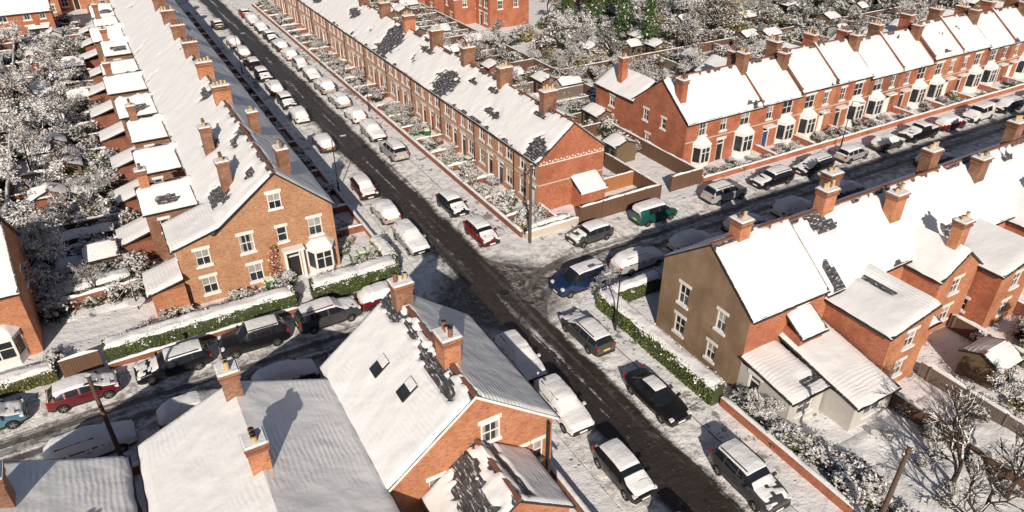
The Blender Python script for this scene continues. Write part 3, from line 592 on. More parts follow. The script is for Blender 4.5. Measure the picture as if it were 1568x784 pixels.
# ------------------------------------------------------------------ ground, blocks, road
b=Bld('ground'); b.face('g','ground_snow',[(-900,-900,-.02),(900,-900,-.02),(900,900,-.02),(-900,900,-.02)]); b.done()
XE=3.95; YN=3.15; YS=-4.55
def block(x0,x1,y0,y1,cx,cy,r=2.6):
    corners=[(x0,y0),(x1,y0),(x1,y1),(x0,y1)]; pts=[]
    for (x,y) in corners:
        if (x,y)==(cx,cy):
            sx=1 if x==x0 else -1; sy=1 if y==y0 else -1
            c=(x+sx*r,y+sy*r); arc=[(c[0]-sx*r*math.cos(a),c[1]-sy*r*math.sin(a)) for a in [math.pi/2*k/8 for k in range(9)]]
            if (sx*sy)<0: arc=arc[::-1]
            pts+=arc
        else: pts.append((x,y))
    b=Bld('pavement'); b.face('p','ground_snow',[(x,y,.12) for x,y in pts])
    n=len(pts)
    for i in range(n):
        j=(i+1)%n; b.face('p','kerb_stone',[(*pts[i],-.01),(*pts[j],-.01),(*pts[j],.12),(*pts[i],.12)])
    b.done()
block(XE,260,YN,104.5,XE,YN); block(-160,-XE,YN,104.5,-XE,YN); block(XE,260,-120,YS,XE,YS); block(-160,-XE,-120,YS,-XE,YS)
block(XE,260,112,300,XE,112); block(-160,-XE,112,300,-XE,112)
def strip(x0,x1,y0,y1,name='footway'):
    b=Bld(name); cell=.4; nx=max(1,int((x1-x0)/cell)); ny=max(1,int((y1-y0)/cell)); G=[]
    for j in range(ny+1):
        G.append([(x0+(x1-x0)*i/nx,y0+(y1-y0)*j/ny,.126+max(0,.05*nz(x0+(x1-x0)*i/nx,y0+(y1-y0)*j/ny,1,1.3)) ) for i in range(nx+1)])
    b.grid('p','pavement_snow',G); b.done()
strip(XE+.12,5.7,YN+2.6,104); strip(-5.2,-XE-.12,YN+2.6,104); strip(XE+.12,5.4,-50,YS-2.6); strip(-5.8,-XE-.12,-50,YS-2.6)
strip(6.6,130,YN+.12,4.3); strip(-60,-6.6,YN+.12,4.0); strip(6.6,130,-6.,YS-.12); strip(-60,-6.6,-6.2,YS-.12)
def garden(x0,x1,y0,y1,amp=.12,name='garden_ground'):
    b=Bld(name); cell=.35; nx=int((x1-x0)/cell); ny=int((y1-y0)/cell); G=[]
    for j in range(ny+1):
        r_=[]
        for i in range(nx+1):
            x=x0+(x1-x0)*i/nx; y=y0+(y1-y0)*j/ny; r_.append((x,y,.13+amp*(.5+.6*nz(x,y,3,.45)+.45*nz(x,y,8,1.3))*(0 if i in(0,nx) or j in(0,ny) else 1)))
        G.append(r_)
    b.grid('g','ground_snow',G); b.done()
garden(6.3,40,-45,-24.2,.26); garden(6.5,7.7,-24.2,-7.2,.1); garden(-30,-6,5.6,8.3,.14); garden(-31.6,-22.6,11,60,.25)
b=Bld('road'); c=.3; P_=b.part('r'); idx={}
def rz(x,y):
    a=abs(x); q=abs(y+.8); d=min(max(0,a-1.8),max(0,q-1.5)); j=ss(5,8,math.hypot(x,y+.8))
    return .004+ (ss(0,.9,d)*(.07+.08*nz(x,y,2,1.1)+.07*nz(x,y,5,2.6)))*(.4+.6*j)
def vid(i,j):
    if (i,j) not in idx:
        x,y=i*c,j*c; idx[(i,j)]=len(P_['v']); P_['v'].append((x,y,max(.003,rz(x,y))))
    return idx[(i,j)]
P_['m'].append('snowy_asphalt')
for i in range(int(-62/c),int(135/c)):
    for j in range(int(-45/c),int(150/c)):
        x,y=(i+.5)*c,(j+.5)*c
        if abs(x)<XE+.1 or (YS-.1<y<YN+.1) or (abs(x)<7 and -8<y<6.5) :
            f=(vid(i,j),vid(i+1,j),vid(i+1,j+1),vid(i,j+1)); P_['f'].append(f); P_['uv']+=[(P_['v'][q][0],P_['v'][q][1]) for q in f]; P_['mi'].append(0); P_['sm'].append(True)
b.done()
b=Bld('manhole_cover',.6,-1.2); b.cyl('m','dark_metal',(0,0),.38,.38,0,.02,16); b.done()

# ------------------------------------------------------------------ fences/walls/hedges
post_sp=2.4
def run(name,mat,x0,y0,x1,y1,h,t=.12,post=None,cap=.10):
    b=Bld(name); P,L=frame((x0,y0),(x1,y1))
    o=P(0,.05,-t/2); b.obox('w',mat,o,P(L,.05,-t/2)-o,P(0,.05,t/2)-o,Vector((0,0,h-.05)))
    if post:
        k=0
        while k<=L: wb(b,'w',post,P,k-.07,k+.07,.05,h+.08,-t/2-.05,t/2+.05,'snow'); k+=post_sp
    n=max(2,int(L/.35)); rows=[]
    tt=t/2+.03
    for q,hh in ((-tt,-.02),(-tt*.7,1),(0,1.25),(tt*.7,1),(tt,-.02)):
        row=[]
        for i in range(n+1):
            s=L*i/n; e=0 if i in(0,n) else 1
            w=P(s,h,q); z=h+(cap*hh*max(0,(1+.9*nz(w.x,w.y,0,.8)+.5*nz(w.x,w.y,3,3.5))) if hh>0 else -.01)*(e if hh>0 else 1)
            row.append((w.x,w.y,z))
        rows.append(row)
    b.grid('w','snow',rows[::-1]); b.done()
def hedge(x0,y0,x1,y1,h,t,leaf='leaf_green',dens=170,snowh=.18,name='hedge',gold=None):
    b=Bld(name); P,L=frame((x0,y0),(x1,y1)); rr=random.Random(int(x0*7+y0*13))
    n=max(2,int(L/.3))
    prof=[(-t/2,.1),(-t/2-.03,h*.5),(-t/2,h*.93),(-t*.3,h),(t*.3,h),(t/2,h*.93),(t/2+.03,h*.5),(t/2,.1)]
    G=[]
    for (o,z) in prof:
        G.append([(lambda w:(w.x,w.y,w.z))(P(L*i/n,z+.06*nz(L*i/n,z,o,1.7),o*(.93+.22*nz(L*i/n+x0,z*2+y0,o*3,1.2)))) for i in range(n+1)])
    b.grid('foliage','leaf_dark',G[::-1])
    for e in (0,n): b.face('foliage','leaf_dark',[G[k][e] for k in range(len(G))][::(1 if e else -1)])
    cnt=int(dens*L*(2*h+t))
    for _ in range(cnt):
        s=rr.uniform(-.05,L+.05); side=rr.random()
        if side<h/(2*h+t): o=-t/2-rr.uniform(-.04,.07); z=rr.uniform(.1,h)
        elif side<2*h/(2*h+t): o=t/2+rr.uniform(-.04,.07); z=rr.uniform(.1,h)
        else: o=rr.uniform(-t/2,t/2); z=h+rr.uniform(-.05,.1)
        o*=(1+.22*nz(s+x0,z*2+y0,o*3,1.2))
        c0=P(s,z,o); a=Vector((rr.gauss(0,1),rr.gauss(0,1),rr.gauss(0,1))).normalized(); bq=a.orthogonal().normalized(); sz=rr.uniform(.03,.06)
        sn_=nz(c0.x,c0.y,c0.z*1.3,2.0)+.9*(z/h)**3
        m='leaf_snow' if sn_+rr.gauss(0,.1)>.72 else (gold if gold and rr.random()<.5 else leaf)
        b.face('foliage',m,[c0-a*sz-bq*sz*.6,c0+a*sz-bq*sz*.6,c0+a*sz+bq*sz*.6,c0-a*sz+bq*sz*.6])
    m=6; G=[]
    for k in range(m+1):
        row=[]
        for i in range(n+1):
            o=(k/m-.5)*(t+.10+.28*nz(L*i/n+x0,k,y0,1.3)); w=P(L*i/n,h,o+.06*nz(L*i/n,o,7,2)); ed=(k in(0,m)) or i in(0,n)
            z=h+(-.10 if ed else snowh*(.75+.7*nz(w.x,w.y,1,1.2)+.5*nz(w.x,w.y,6,3.2)))
            row.append((w.x,w.y,z))
        G.append(row)
    b.grid('snow_cap','snow',G[::-1]); b.done()
hedge(-26.,4.75,-13.6,4.75,1.7,1.1,'leaf_green'); run('garden_wall','brick_dark',-26,4.05,-13.6,4.05,.55,.2)
hedge(-12.2,4.95,-5.6,4.95,1.7,1.4,'leaf_green'); hedge(-5.6,5.7,-5.6,9.2,1.5,.9,'leaf_gold',gold='leaf_green')
hedge(5.9,-18.2,5.9,-6.4,1.6,.95,'leaf_green'); hedge(6.4,-6.6,11,-6.6,1.5,.8,'leaf_green',name='hedge')
hedge(-36,4.8,-28.9,4.8,1.2,.9,'leaf_green',gold='leaf_gold')
for (a,c_,d,e) in ((-29,13.5,-23.5,13.6),(-28.5,17.3,-23.5,17.4),(-30.5,22.,-24,22.),(-29,31,-24,31),(-30,41,-25,41)): hedge(a,c_,d,e,1.5,1.3,'leaf_dark',60,.22)
run('garden_gate','fence_wood',-28.6,4.5,-26.3,4.5,1.5,.08)
run('garden_fence','fence_wood',11.4,4.45,20.4,4.45,1.8,.09,'fence_wood'); run('garden_fence','fence_wood',20.4,4.45,20.4,13,1.7,.09,'fence_wood'); run('garden_fence','fence_wood_orange',16.5,8.3,20.3,8.3,1.6,.09); run('garden_wall','brick_red',9.4,5.0,9.4,8.0,1.2,.2)
run('garden_wall','stone_trim',6.,4.6,11.4,4.6,.8,.25); hedge(6.3,5.15,10.6,5.15,1.0,.5,'leaf_gold',gold='leaf_green')
run('garden_wall','brick_dark',5.85,5,5.85,103,.7,.22,cap=.14)
for k in range(24): 
    yy=8.0+3.96*k
    run('garden_wall','brick_dark',5.9,yy,9.2,yy,.75,.2,cap=.14)
run('garden_wall','brick_red',-5.3,9.4,-5.3,103,.7,.2)
for k in range(22): run('garden_wall','brick_dark',-8.8,12.9+4.2*k,-5.4,12.9+4.2*k,.8,.2)
run('garden_wall','brick_red',26.5,5.2,125,5.2,.7,.22)
for k in range(18): run('garden_wall','brick_red',26.6+(0 if k==0 else 10.2+5.75*(k-1)),5.3,26.6+(0 if k==0 else 10.2+5.75*(k-1)),8.3,.8,.2)
run('garden_fence','fence_wood',22.5,5.3,26.4,5.3,1.7,.09,'fence_wood'); run('garden_fence','fence_wood',25.8,5.3,25.8,24,1.7,.09)
run('garden_wall','brick_red',6.1,-60,6.1,-18.4,.8,.25)
run('garden_fence','fence_wood',14.9,-45,14.9,-22.6,1.3,.09,'fence_wood',cap=.16); run('garden_fence','fence_wood_grey',19.0,-45,19.0,-22.7,1.25,.09,'fence_wood_grey',cap=.16); run('garden_fence','fence_wood',25.4,-45,25.4,-20.7,1.3,.09,'fence_wood_grey',cap=.16)
run('garden_wall','brick_dark',31.2,-45,31.2,-21.5,1.2,.2)
for k in range(6): run('garden_fence','fence_wood_grey',37.2+6*k,-45,37.2+6*k,-21.5,1.4,.09)
run('garden_wall','brick_dark',-5.9,-40,-5.9,-7,.9,.22); run('garden_wall','brick_dark',-40,-6.3,-6.2,-6.3,.8,.22)
rr=random.Random(5)
for k in range(22):
    yy=12+4.2*k
    run('garden_fence',rr.choice(['fence_wood','fence_wood_grey','fence_wood_orange','fence_wood','fence_wood_grey']) if rr.random()<.6 else 'brick_dark',-31.5+rr.uniform(-1,2),yy+rr.uniform(-.4,.4),-22.6,yy+rr.uniform(-.4,.4),rr.uniform(.9,1.4),.1,cap=.15)
run('garden_wall','brick_dark',-31.8,9,-31.8,103,1.4,.22,cap=.15); run('garden_fence','fence_wood_grey',-39,16.5,-39,103,1.4,.1)
for k in range(20): run('garden_fence','fence_wood',-40,17+4.4*k,-32,17+4.4*k,1.2,.1)
for k in range(20):
    yy=16+4*k; run('garden_fence',rr.choice(['fence_wood','fence_wood_grey','fence_wood']),17.,yy,31.,yy,rr.uniform(1.3,1.7),.08,cap=.06)
run('garden_fence','fence_wood',31.2,24,31.2,103,1.6,.1,cap=.06)
for k in range(15): run('garden_fence',rr.choice(['fence_wood','fence_wood_grey']),36+5.75*k,22.,36+5.75*k,38,1.4,.08,cap=.06)
run('garden_fence','fence_wood',31.2,38.5,125,38.5,1.5,.1,cap=.06)

# ------------------------------------------------------------------ vegetation meshes
def leafcloud(b,part,rr,n,rad,zc,mats,sz=(.035,.075),flat=.8):
    off=rr.uniform(0,50)
    for _ in range(n):
        d=Vector((rr.gauss(0,1),rr.gauss(0,1),rr.gauss(0,1))).normalized(); r=rr.random()**.35
        lump=1+.6*noise.noise(d*2.2+Vector((off,rad,n)))
        c0=Vector((d.x*rad*r*lump,d.y*rad*r*lump,max(.05,zc+d.z*rad*flat*r*lump)))
        a=Vector((rr.gauss(0,1),rr.gauss(0,1),rr.gauss(0,1))).normalized(); q=a.orthogonal().normalized(); s=rr.uniform(*sz)
        sc_=.9*d.z*r+1.1*noise.noise(c0*3.2+Vector((off,0,0)))+rr.gauss(0,.14)
        if sc_>.34: m=mats[1]; s*=1.25; a=Vector((rr.gauss(0,1),rr.gauss(0,1),rr.gauss(0,.35))).normalized(); q=Vector((0,0,1)).cross(a).normalized()
        else: m=mats[0]
        b.face(part,m,[c0-a*s-q*s*.7,c0+a*s-q*s*.7,c0+a*s+q*s*.7,c0-a*s+q*s*.7])
def meshof(b): return b.mesh(list(b.parts)[0])
SHR=[]
for i,(m0,n) in enumerate((('leaf_dark',1200),('leaf_green',1100),('leaf_brown',800),('leaf_brown',900),('leaf_gold',800),('leaf_dark',1400))):
    b=Bld('garden_shrub'); rr2=random.Random(i)
    leafcloud(b,'f',rr2,n,.85,.65,(m0,'leaf_snow'))
    for q in range(22):
        a=rr2.uniform(0,6.28); t_=rr2.uniform(.5,1.); b.tube('f','bark',(0,0,0),(math.cos(a)*.8*t_,math.sin(a)*.8*t_,rr2.uniform(.7,1.6)),.02,.008,3)
    SHR.append(meshof(b))
def conifer(seed,h=8.,r=1.9):
    b=Bld('conifer_tree'); rr2=random.Random(seed)
    b.tube('t','bark',(0,0,0),(0,0,h*.95),.18,.03,6)
    for _ in range(2600):
        t=rr2.random()**.75; z=.4+t*(h-.4); R0=r*(1-t)**.8*(.55+.45*math.sin(z*4.+rr2.uniform(-.5,.5))**2)+.08
        a=rr2.uniform(0,6.28); q=rr2.random()**.4; lump=1+.35*noise.noise(Vector((math.cos(a)*1.5,math.sin(a)*1.5,z*.9+seed)))
        c0=Vector((math.cos(a)*R0*q*lump,math.sin(a)*R0*q*lump,z-.25*q))
        d=Vector((math.cos(a),math.sin(a),-.45+rr2.uniform(-.3,.3))).normalized(); w=d.cross(Vector((0,0,1))).normalized(); s=rr2.uniform(.12,.26)
        m='leaf_snow' if rr2.random()<.08 else 'leaf_conifer'
        b.face('t',m,[c0-w*s*.45,c0+d*s*1.3-w*s*.2,c0+d*s*1.3+w*s*.2,c0+w*s*.45])
    return meshof(b)
CON=[conifer(s) for s in (1,2,3)]
def baretree(seed,h=6.,snowy=1.,leaves=0,mat='leaf_brown',frost=.68,dep=5,thick=.022,keep=.62):
    b=Bld('snowy_tree'); rr2=random.Random(seed)
    def br(p,d,l,r,dep):
        q=p+d*l; b.tube('t','bark',p,q,r,r*.68,5 if dep>2 else 3)
        if rr2.random()<snowy and d.z<.93:
            o=Vector((0,0,r*.8)); b.tube('t','leaf_snow',p+o,q+o,r*.7+.005,r*.55+.003,3)
        if dep==0:
            for _ in range(leaves):
                c0=p.lerp(q,rr2.random())+Vector((rr2.gauss(0,.10),rr2.gauss(0,.10),rr2.gauss(0,.08)))
                a=Vector((rr2.gauss(0,1),rr2.gauss(0,1),rr2.gauss(0,.5))).normalized(); w=a.orthogonal().normalized(); s=rr2.uniform(.03,.07)
                b.face('t','leaf_snow' if rr2.random()<frost else mat,[c0-a*s-w*s*.6,c0+a*s-w*s*.6,c0+a*s+w*s*.6,c0-a*s+w*s*.6])
            return
        for k in range(3):
            nd_=(d+Vector((rr2.gauss(0,.55),rr2.gauss(0,.55),rr2.gauss(.12,.3)))).normalized()
            br(q if k<2 else p.lerp(q,.6),nd_,l*rr2.uniform(.62,.86),r*keep,dep-1)
    br(Vector((0,0,0)),Vector((0,0,1)),h*.24,h*thick,dep)
    return meshof(b)
TREE=[baretree(21,6,.8,4,'leaf_brown',.75,6,.018),baretree(22,7,.6,9,'leaf_dark',.30),baretree(23,5,.7,9,'leaf_gold',.35),baretree(24,6,.7,2,'leaf_brown',.7,6,.018),baretree(25,6.5,.5,9,'leaf_brown',.22)]
BARE=[baretree(31,5.5,.25,0,'leaf_brown',.8,6,.024,.66),baretree(33,5.5,.25,0,'leaf_brown',.8,6,.024,.66)]
def put(name,me,x,y,z=.1,s=1,rz_=None,sz=None):
    o=bpy.data.objects.new(name,me); o.location=(x,y,z); o.scale=(s,s,sz or s); o.rotation_euler=(0,0,rr.uniform(0,6.28) if rz_ is None else rz_); COL.objects.link(o); return o
def shrubs(x0,x1,y0,y1,n,s=(.5,1.1),kinds=range(6),name='garden_shrubs'):
    e=bpy.data.objects.new(name,None); COL.objects.link(e)
    for _ in range(n):
        o=put('shrub',SHR[rr.choice(list(kinds))],rr.uniform(x0,x1),rr.uniform(y0,y1),.08,rr.uniform(*s)); o.parent=e; o.scale.z*=rr.uniform(.7,1.2)
shrubs(6.3,9.,5.4,7.6,12,(.6,1.0),(1,4,2,0)); shrubs(6.2,8.6,8,103,190,(.45,.95),(0,5,2,3,0,1))
shrubs(-8.4,-5.7,10,103,130,(.45,.95))
shrubs(-25,-13,5.8,8,22,(.5,.9)); shrubs(-14.5,-13.2,8.0,8.3,3,(.7,1.0),(3,)) 
shrubs(-30,-22.7,11,30,110,(.6,1.4),(0,5,2,3,0,5,4)); shrubs(-31,-22.8,30,103,230,(.6,1.6),(0,5,2,3,0,1)); shrubs(-39,-32,17,103,140,(.6,1.7),(0,5,2,3)); shrubs(-36,-28,5.,7.6,14,(.4,.8),(4,1,2))
shrubs(27,125,5.5,7.4,130,(.35,.75)); shrubs(17,31,14,100,240,(.6,1.6),(0,5,2,3,0,1)); shrubs(33,125,23,38,300,(.6,1.7),(0,5,2,3,1)); shrubs(33,135,39,62,340,(.9,2.2),(0,5,2,3,4,1,0,5))
shrubs(6.7,8.6,-45,-18.8,80,(.6,1.05),(5,2,0,3,1)); shrubs(6.6,7.6,-17,-8,8,(.3,.5)); shrubs(9,14.5,-40,-24.5,16,(.3,.6)); shrubs(19.5,60,-42,-23,130,(.5,1.1)); shrubs(14.3,15.8,-42,-24,18,(.4,.8),(2,3,5)); shrubs(18.5,20.2,-42,-24,22,(.5,1.0),(2,3,5))
shrubs(-6.4,-6.05,-18,-8,10,(.5,.9))
b=Bld('climbing_plant',-14.2,8.35,0); r3=random.Random(3)
for _ in range(700):
    z=r3.uniform(.2,3.6); w=.75*(1-z/5); c0=Vector((r3.gauss(0,w*.5)+.1*z,-r3.uniform(0,.35),z)); a=Vector((r3.gauss(0,1),r3.gauss(0,1),r3.gauss(0,1))).normalized(); q=a.orthogonal().normalized(); s=.055
    b.face('f','leaf_snow' if r3.random()<.18 else 'leaf_rust',[c0-a*s-q*s*.6,c0+a*s-q*s*.6,c0+a*s+q*s*.6,c0-a*s+q*s*.6])
b.done()
for (x,y,s) in ((50.5,43,1.25),(51.3,50,1.35),(50,57,1.4),(47.5,60,1.2),(56,62,1.2),(82,52,1.1),(96,46,1.0),(101,50,1.1),(70,60,1.2),(88,56,1.2),(112,46,1.),(62,66,1.3)): put('conifer_tree',rr.choice(CON),x,y,.1,s)
for (x,y,s,k) in ((43,50,1.3,0),(40,44,1.0,3),(46,64,1.2,1),(60,44,1.1,4),(64,52,1.3,3),(68,46,1.,1),(75,50,1.2,2),(78,56,1.3,4),(88,50,1.2,3),(93,54,1.2,4),(104,42,1.1,1),(110,50,1.3,4),(58,30,.9,0),(47,30,.9,3),(36,33,1.,0),(34,28,.8,3),(29,34,.9,0),(24,50,1.,3),(26,44,.8,1),(70,28,.8,2),(80,30,.8,4),(92,30,.9,3),(100,33,1,0),(110,33,1,3),(120,44,1.1,1),(23,26,.6,0),
    (-30,33,1.2,0),(-27,24,.9,3),(-29,48,1.3,0),(-33,26,1.3,3),(-35,42,1.2,0),(-28,66,1.3,3),(-34,70,1.3,1),(-30,86,1.2,0),(-26,12.5,.7,3),(-30,17.5,1.15,0),(-28.5,20,.9,3),(-32,21,1.3,0),(-31,55,1.2,4),(-27,37,.8,4),(-29,60,1.2,0),(-26,75,1.0,3),(-33,62,1.3,0),(-25.5,28,.8,0),(-30,39,1.1,3),(-31,13,1.0,3),(-26,52,.9,0),(7.2,-5.9,.55,3),(7.4,-20.5,.45,0),(21,-28,.7,0),(28,-25,.7,1),(34,-26,.8,3),(-7.4,6.8,.45,0),(7.6,22,.45,3),(7.6,35,.5,0),(7.5,50,.5,3),(7.5,66,.5,0)):
    put('snowy_tree',TREE[k],x,y,.1,s)
for _ in range(75): put('snowy_tree',TREE[rr.choice([0,1,2,3,4,4,1])],rr.uniform(54,135),rr.uniform(40,72),.1,rr.uniform(.8,1.4))
for _ in range(26): put('snowy_tree',TREE[rr.choice([0,1,3,4])],rr.uniform(18,58),rr.uniform(24,60),.1,rr.uniform(.5,1.0))
for (x,y,s,k) in ((12.4,-29.2,1.25,0),(10.4,-31.4,1.0,1),(14.0,-31.2,1.1,1)): put('bare_tree',BARE[k],x,y,.1,s)

def shed(x,y,w,d,h,ang=0,mat='shed_wood',name='garden_shed'):
    b=Bld(name,x,y,ang)
    wall(b,(0,0),(w,0),.05,h,mat,[]); wall(b,(w,0),(w,d),.05,h,mat); wall(b,(w,d),(0,d),.05,h,mat); wall(b,(0,d),(0,0),.05,h,mat)
    P,_=frame((0,0),(w,0)); wb(b,'door','dark_metal',P,w*.15,w*.45,.1,h*.9,0,.03); wb(b,'door','window_glass',P,w*.6,w*.85,h*.45,h*.75,0,.02)
    gable_tri(b,0,0,d,h,h+.5,mat,False); gable_tri(b,w,0,d,h,h+.5,mat)
    gable_roof(b,0,w,0,d,h,h+.5,over=.15,og=.1,seed=x,cell=.5,rd=0); b.done()
for _ in range(20):
    shed(rr.uniform(-31,-25.5),rr.uniform(14,100),rr.uniform(1.8,3),rr.uniform(1.6,2.6),rr.uniform(1.7,2.1),rr.choice([0,-90,0]),rr.choice(['shed_wood','grey_wall','brick_dark','shed_wood']))
for _ in range(12): shed(rr.uniform(-39,-34),rr.uniform(18,100),2.6,2.2,1.9,rr.choice([0,-90]),rr.choice(['shed_wood','grey_wall']))
for _ in range(28): shed(rr.uniform(18,28),rr.uniform(15,100),rr.uniform(2,3.4),rr.uniform(1.8,2.8),rr.uniform(1.8,2.2),rr.choice([0,-90,0]),rr.choice(['shed_wood','grey_wall','brick_dark','shed_wood']))
for _ in range(26): shed(rr.uniform(33,118),rr.uniform(24,50),rr.uniform(2,3.4),rr.uniform(1.8,2.8),rr.uniform(1.8,2.2),rr.choice([0,-90,0]),rr.choice(['shed_wood','grey_wall','shed_wood']))
for (x,y) in ((21.3,-26),(26.8,-28),(33,-30),(40,-27)): shed(x,y,2.6,2.2,1.9)

def pole(x,y,h,name='utility_pole',arm=False):
    b=Bld(name,x,y)
    b.cyl('pole','pole_wood',(0,0),.14,.10,0,h,10)
    b.box('fittings','dark_metal',-.35,.35,-.04,.04,h-.5,h-.42); b.cyl('fittings','dark_metal',(0,0),.16,.16,h-.05,h+.03,8,'snow')
    for s in (-.3,.3): b.cyl('fittings','white_paint',(s,0),.04,.03,h-.42,h-.3,6)
    b.done()
pole(6.0,3.95,7.3); pole(-26.,-5.2,6.6); pole(5.3,-29.4,7.2)
def lamp(x,y,h,dx,dy):
    b=Bld('street_lamp',x,y); b.cyl('column','dark_metal',(0,0),.09,.08,0,1.2,8); b.cyl('column','dark_metal',(0,0),.055,.04,1.2,h,8)
    b.tube('column','dark_metal',(0,0,h-.02),(dx*.9,dy*.9,h+.15),.035,.03,6); b.box('lantern','alloy',dx*1.1-.28,dx*1.1+.28,dy*1.1-.12,dy*1.1+.12,h+.1,h+.2,'snow'); b.done()
lamp(-4.9,21,5.5,1,0); lamp(5.0,-9.2,5.0,-1,0); lamp(5.2,40,5.5,-1,0); lamp(-4.9,62,5.5,1,0); lamp(45,3.9,5.5,0,-1)
def bin_(x,y,a,lid='bin_green'):
    b=Bld('wheelie_bin',x,y,a); 
    v0=[(-.22,-.25,.15),(.22,-.25,.15),(.22,.25,.15),(-.22,.25,.15)]; v1=[(-.29,-.33,1.05),(.29,-.33,1.05),(.29,.33,1.05),(-.29,.33,1.05)]
    for i in range(4): j=(i+1)%4; b.face('b','bin_green',[v0[i],v0[j],v1[j],v1[i]])
    b.box('b',lid,-.31,.31,-.36,.36,1.05,1.12); b.box('b','snow',-.26,.26,-.3,.3,1.12,1.20); b.done()
for (x,y,l) in ((-7.2,8.2,'bin_lid'),(-6.5,8.3,'bin_lid'),(-7.9,8.0,'bin_green'),(8.6,8.6,'bin_green'),(-14.6,7.9,'bin_lid'),(8.2,11,'bin_green'),(8.4,20,'bin_green'),(7.9,29,'bin_lid')): bin_(x,y,rr.uniform(-20,20),l)
b=Bld('garden_table',-23.6,10.2); b.cyl('top','white_paint',(0,0),.6,.6,.78,.84,14,'snow'); b.cyl('leg','dark_metal',(0,0),.05,.05,.1,2.5,6)
for k in range(8):
    a=k*math.pi/4; b.tube('ribs','stone_trim',(0,0,2.5),(1.5*math.cos(a),1.5*math.sin(a),1.95),.03,.02,4)
b.done()
for (x,y) in ((11.8,-24.9),(12.5,-25.2)):
    b=Bld('garden_stool',x,y); b.cyl('top','stone_trim',(0,0),.28,.28,.5,.56,12,'snow'); 
    for k in range(3): a=k*2.1; b.tube('legs','dark_metal',(.2*math.cos(a),.2*math.sin(a),.5),(.26*math.cos(a),.26*math.sin(a),.1),.02,.02,4)
    b.done()

# ------------------------------------------------------------------ cars
SPEC={
 'hatch':dict(L=4.0,W=1.74,top=[(-2.0,.62),(-1.93,.95),(-1.82,1.06),(-1.45,1.40),(-1.0,1.47),(0,1.49),(.45,1.42),(1.12,1.0),(1.75,.86),(1.95,.70),(2.0,.55)],ws=(.45,1.12),rg=(-1.82,-1.45),belt=.95,sg=(-1.5,.95),pil=(-.15,-.95),wh=(-1.22,1.25)),
 'estate':dict(L=4.6,W=1.80,top=[(-2.3,.6),(-2.25,.98),(-2.15,1.08),(-1.8,1.42),(-1.3,1.48),(0,1.49),(.35,1.42),(1.1,1.0),(2.0,.84),(2.25,.70),(2.3,.5)],ws=(.35,1.1),rg=(-2.15,-1.8),belt=.95,sg=(-1.9,.9),pil=(-.2,-1.15),wh=(-1.35,1.42)),
 'saloon':dict(L=4.7,W=1.82,top=[(-2.35,.62),(-2.3,.92),(-1.75,1.02),(-1.05,1.38),(-.5,1.44),(0,1.44),(.4,1.38),(1.15,.98),(2.05,.82),(2.3,.68),(2.35,.5)],ws=(.4,1.15),rg=(-1.75,-1.05),belt=.93,sg=(-1.35,.95),pil=(-.25,),wh=(-1.4,1.45)),
 'suv':dict(L=4.5,W=1.88,top=[(-2.25,.7),(-2.2,1.1),(-2.1,1.2),(-1.8,1.62),(-1.3,1.69),(0,1.70),(.4,1.64),(1.05,1.16),(1.9,1.02),(2.2,.85),(2.25,.6)],ws=(.4,1.05),rg=(-2.1,-1.8),belt=1.10,sg=(-1.85,.9),pil=(-.15,-1.1),wh=(-1.35,1.38)),
 'van':dict(L=4.3,W=1.80,top=[(-2.15,.6),(-2.13,1.2),(-2.08,1.72),(-1.85,1.79),(0,1.81),(.6,1.75),(1.3,1.16),(1.9,.98),(2.1,.8),(2.15,.55)],ws=(.6,1.3),rg=(-2.13,-2.08),belt=1.12,sg=(-1.2,1.05),pil=(-.1,),wh=(-1.3,1.33)),
 'pickup':dict(L=5.1,W=1.85,top=[(-2.55,.7),(-2.5,1.12),(-.95,1.14),(-.85,1.66),(-.4,1.74),(.35,1.72),(.95,1.18),(2.1,1.06),(2.5,.85),(2.55,.6)],ws=(.35,.95),rg=(-.95,-.85),belt=1.12,sg=(-.85,.85),pil=(-.1,),wh=(-1.55,1.6)),
}
def interp(pts,x):
    if x<=pts[0][0]: return pts[0][1]
    for a,b_ in zip(pts,pts[1:]):
        if x<=b_[0]: return a[1]+(b_[1]-a[1])*(x-a[0])/(b_[0]-a[0])
    return pts[-1][1]
CARC={}
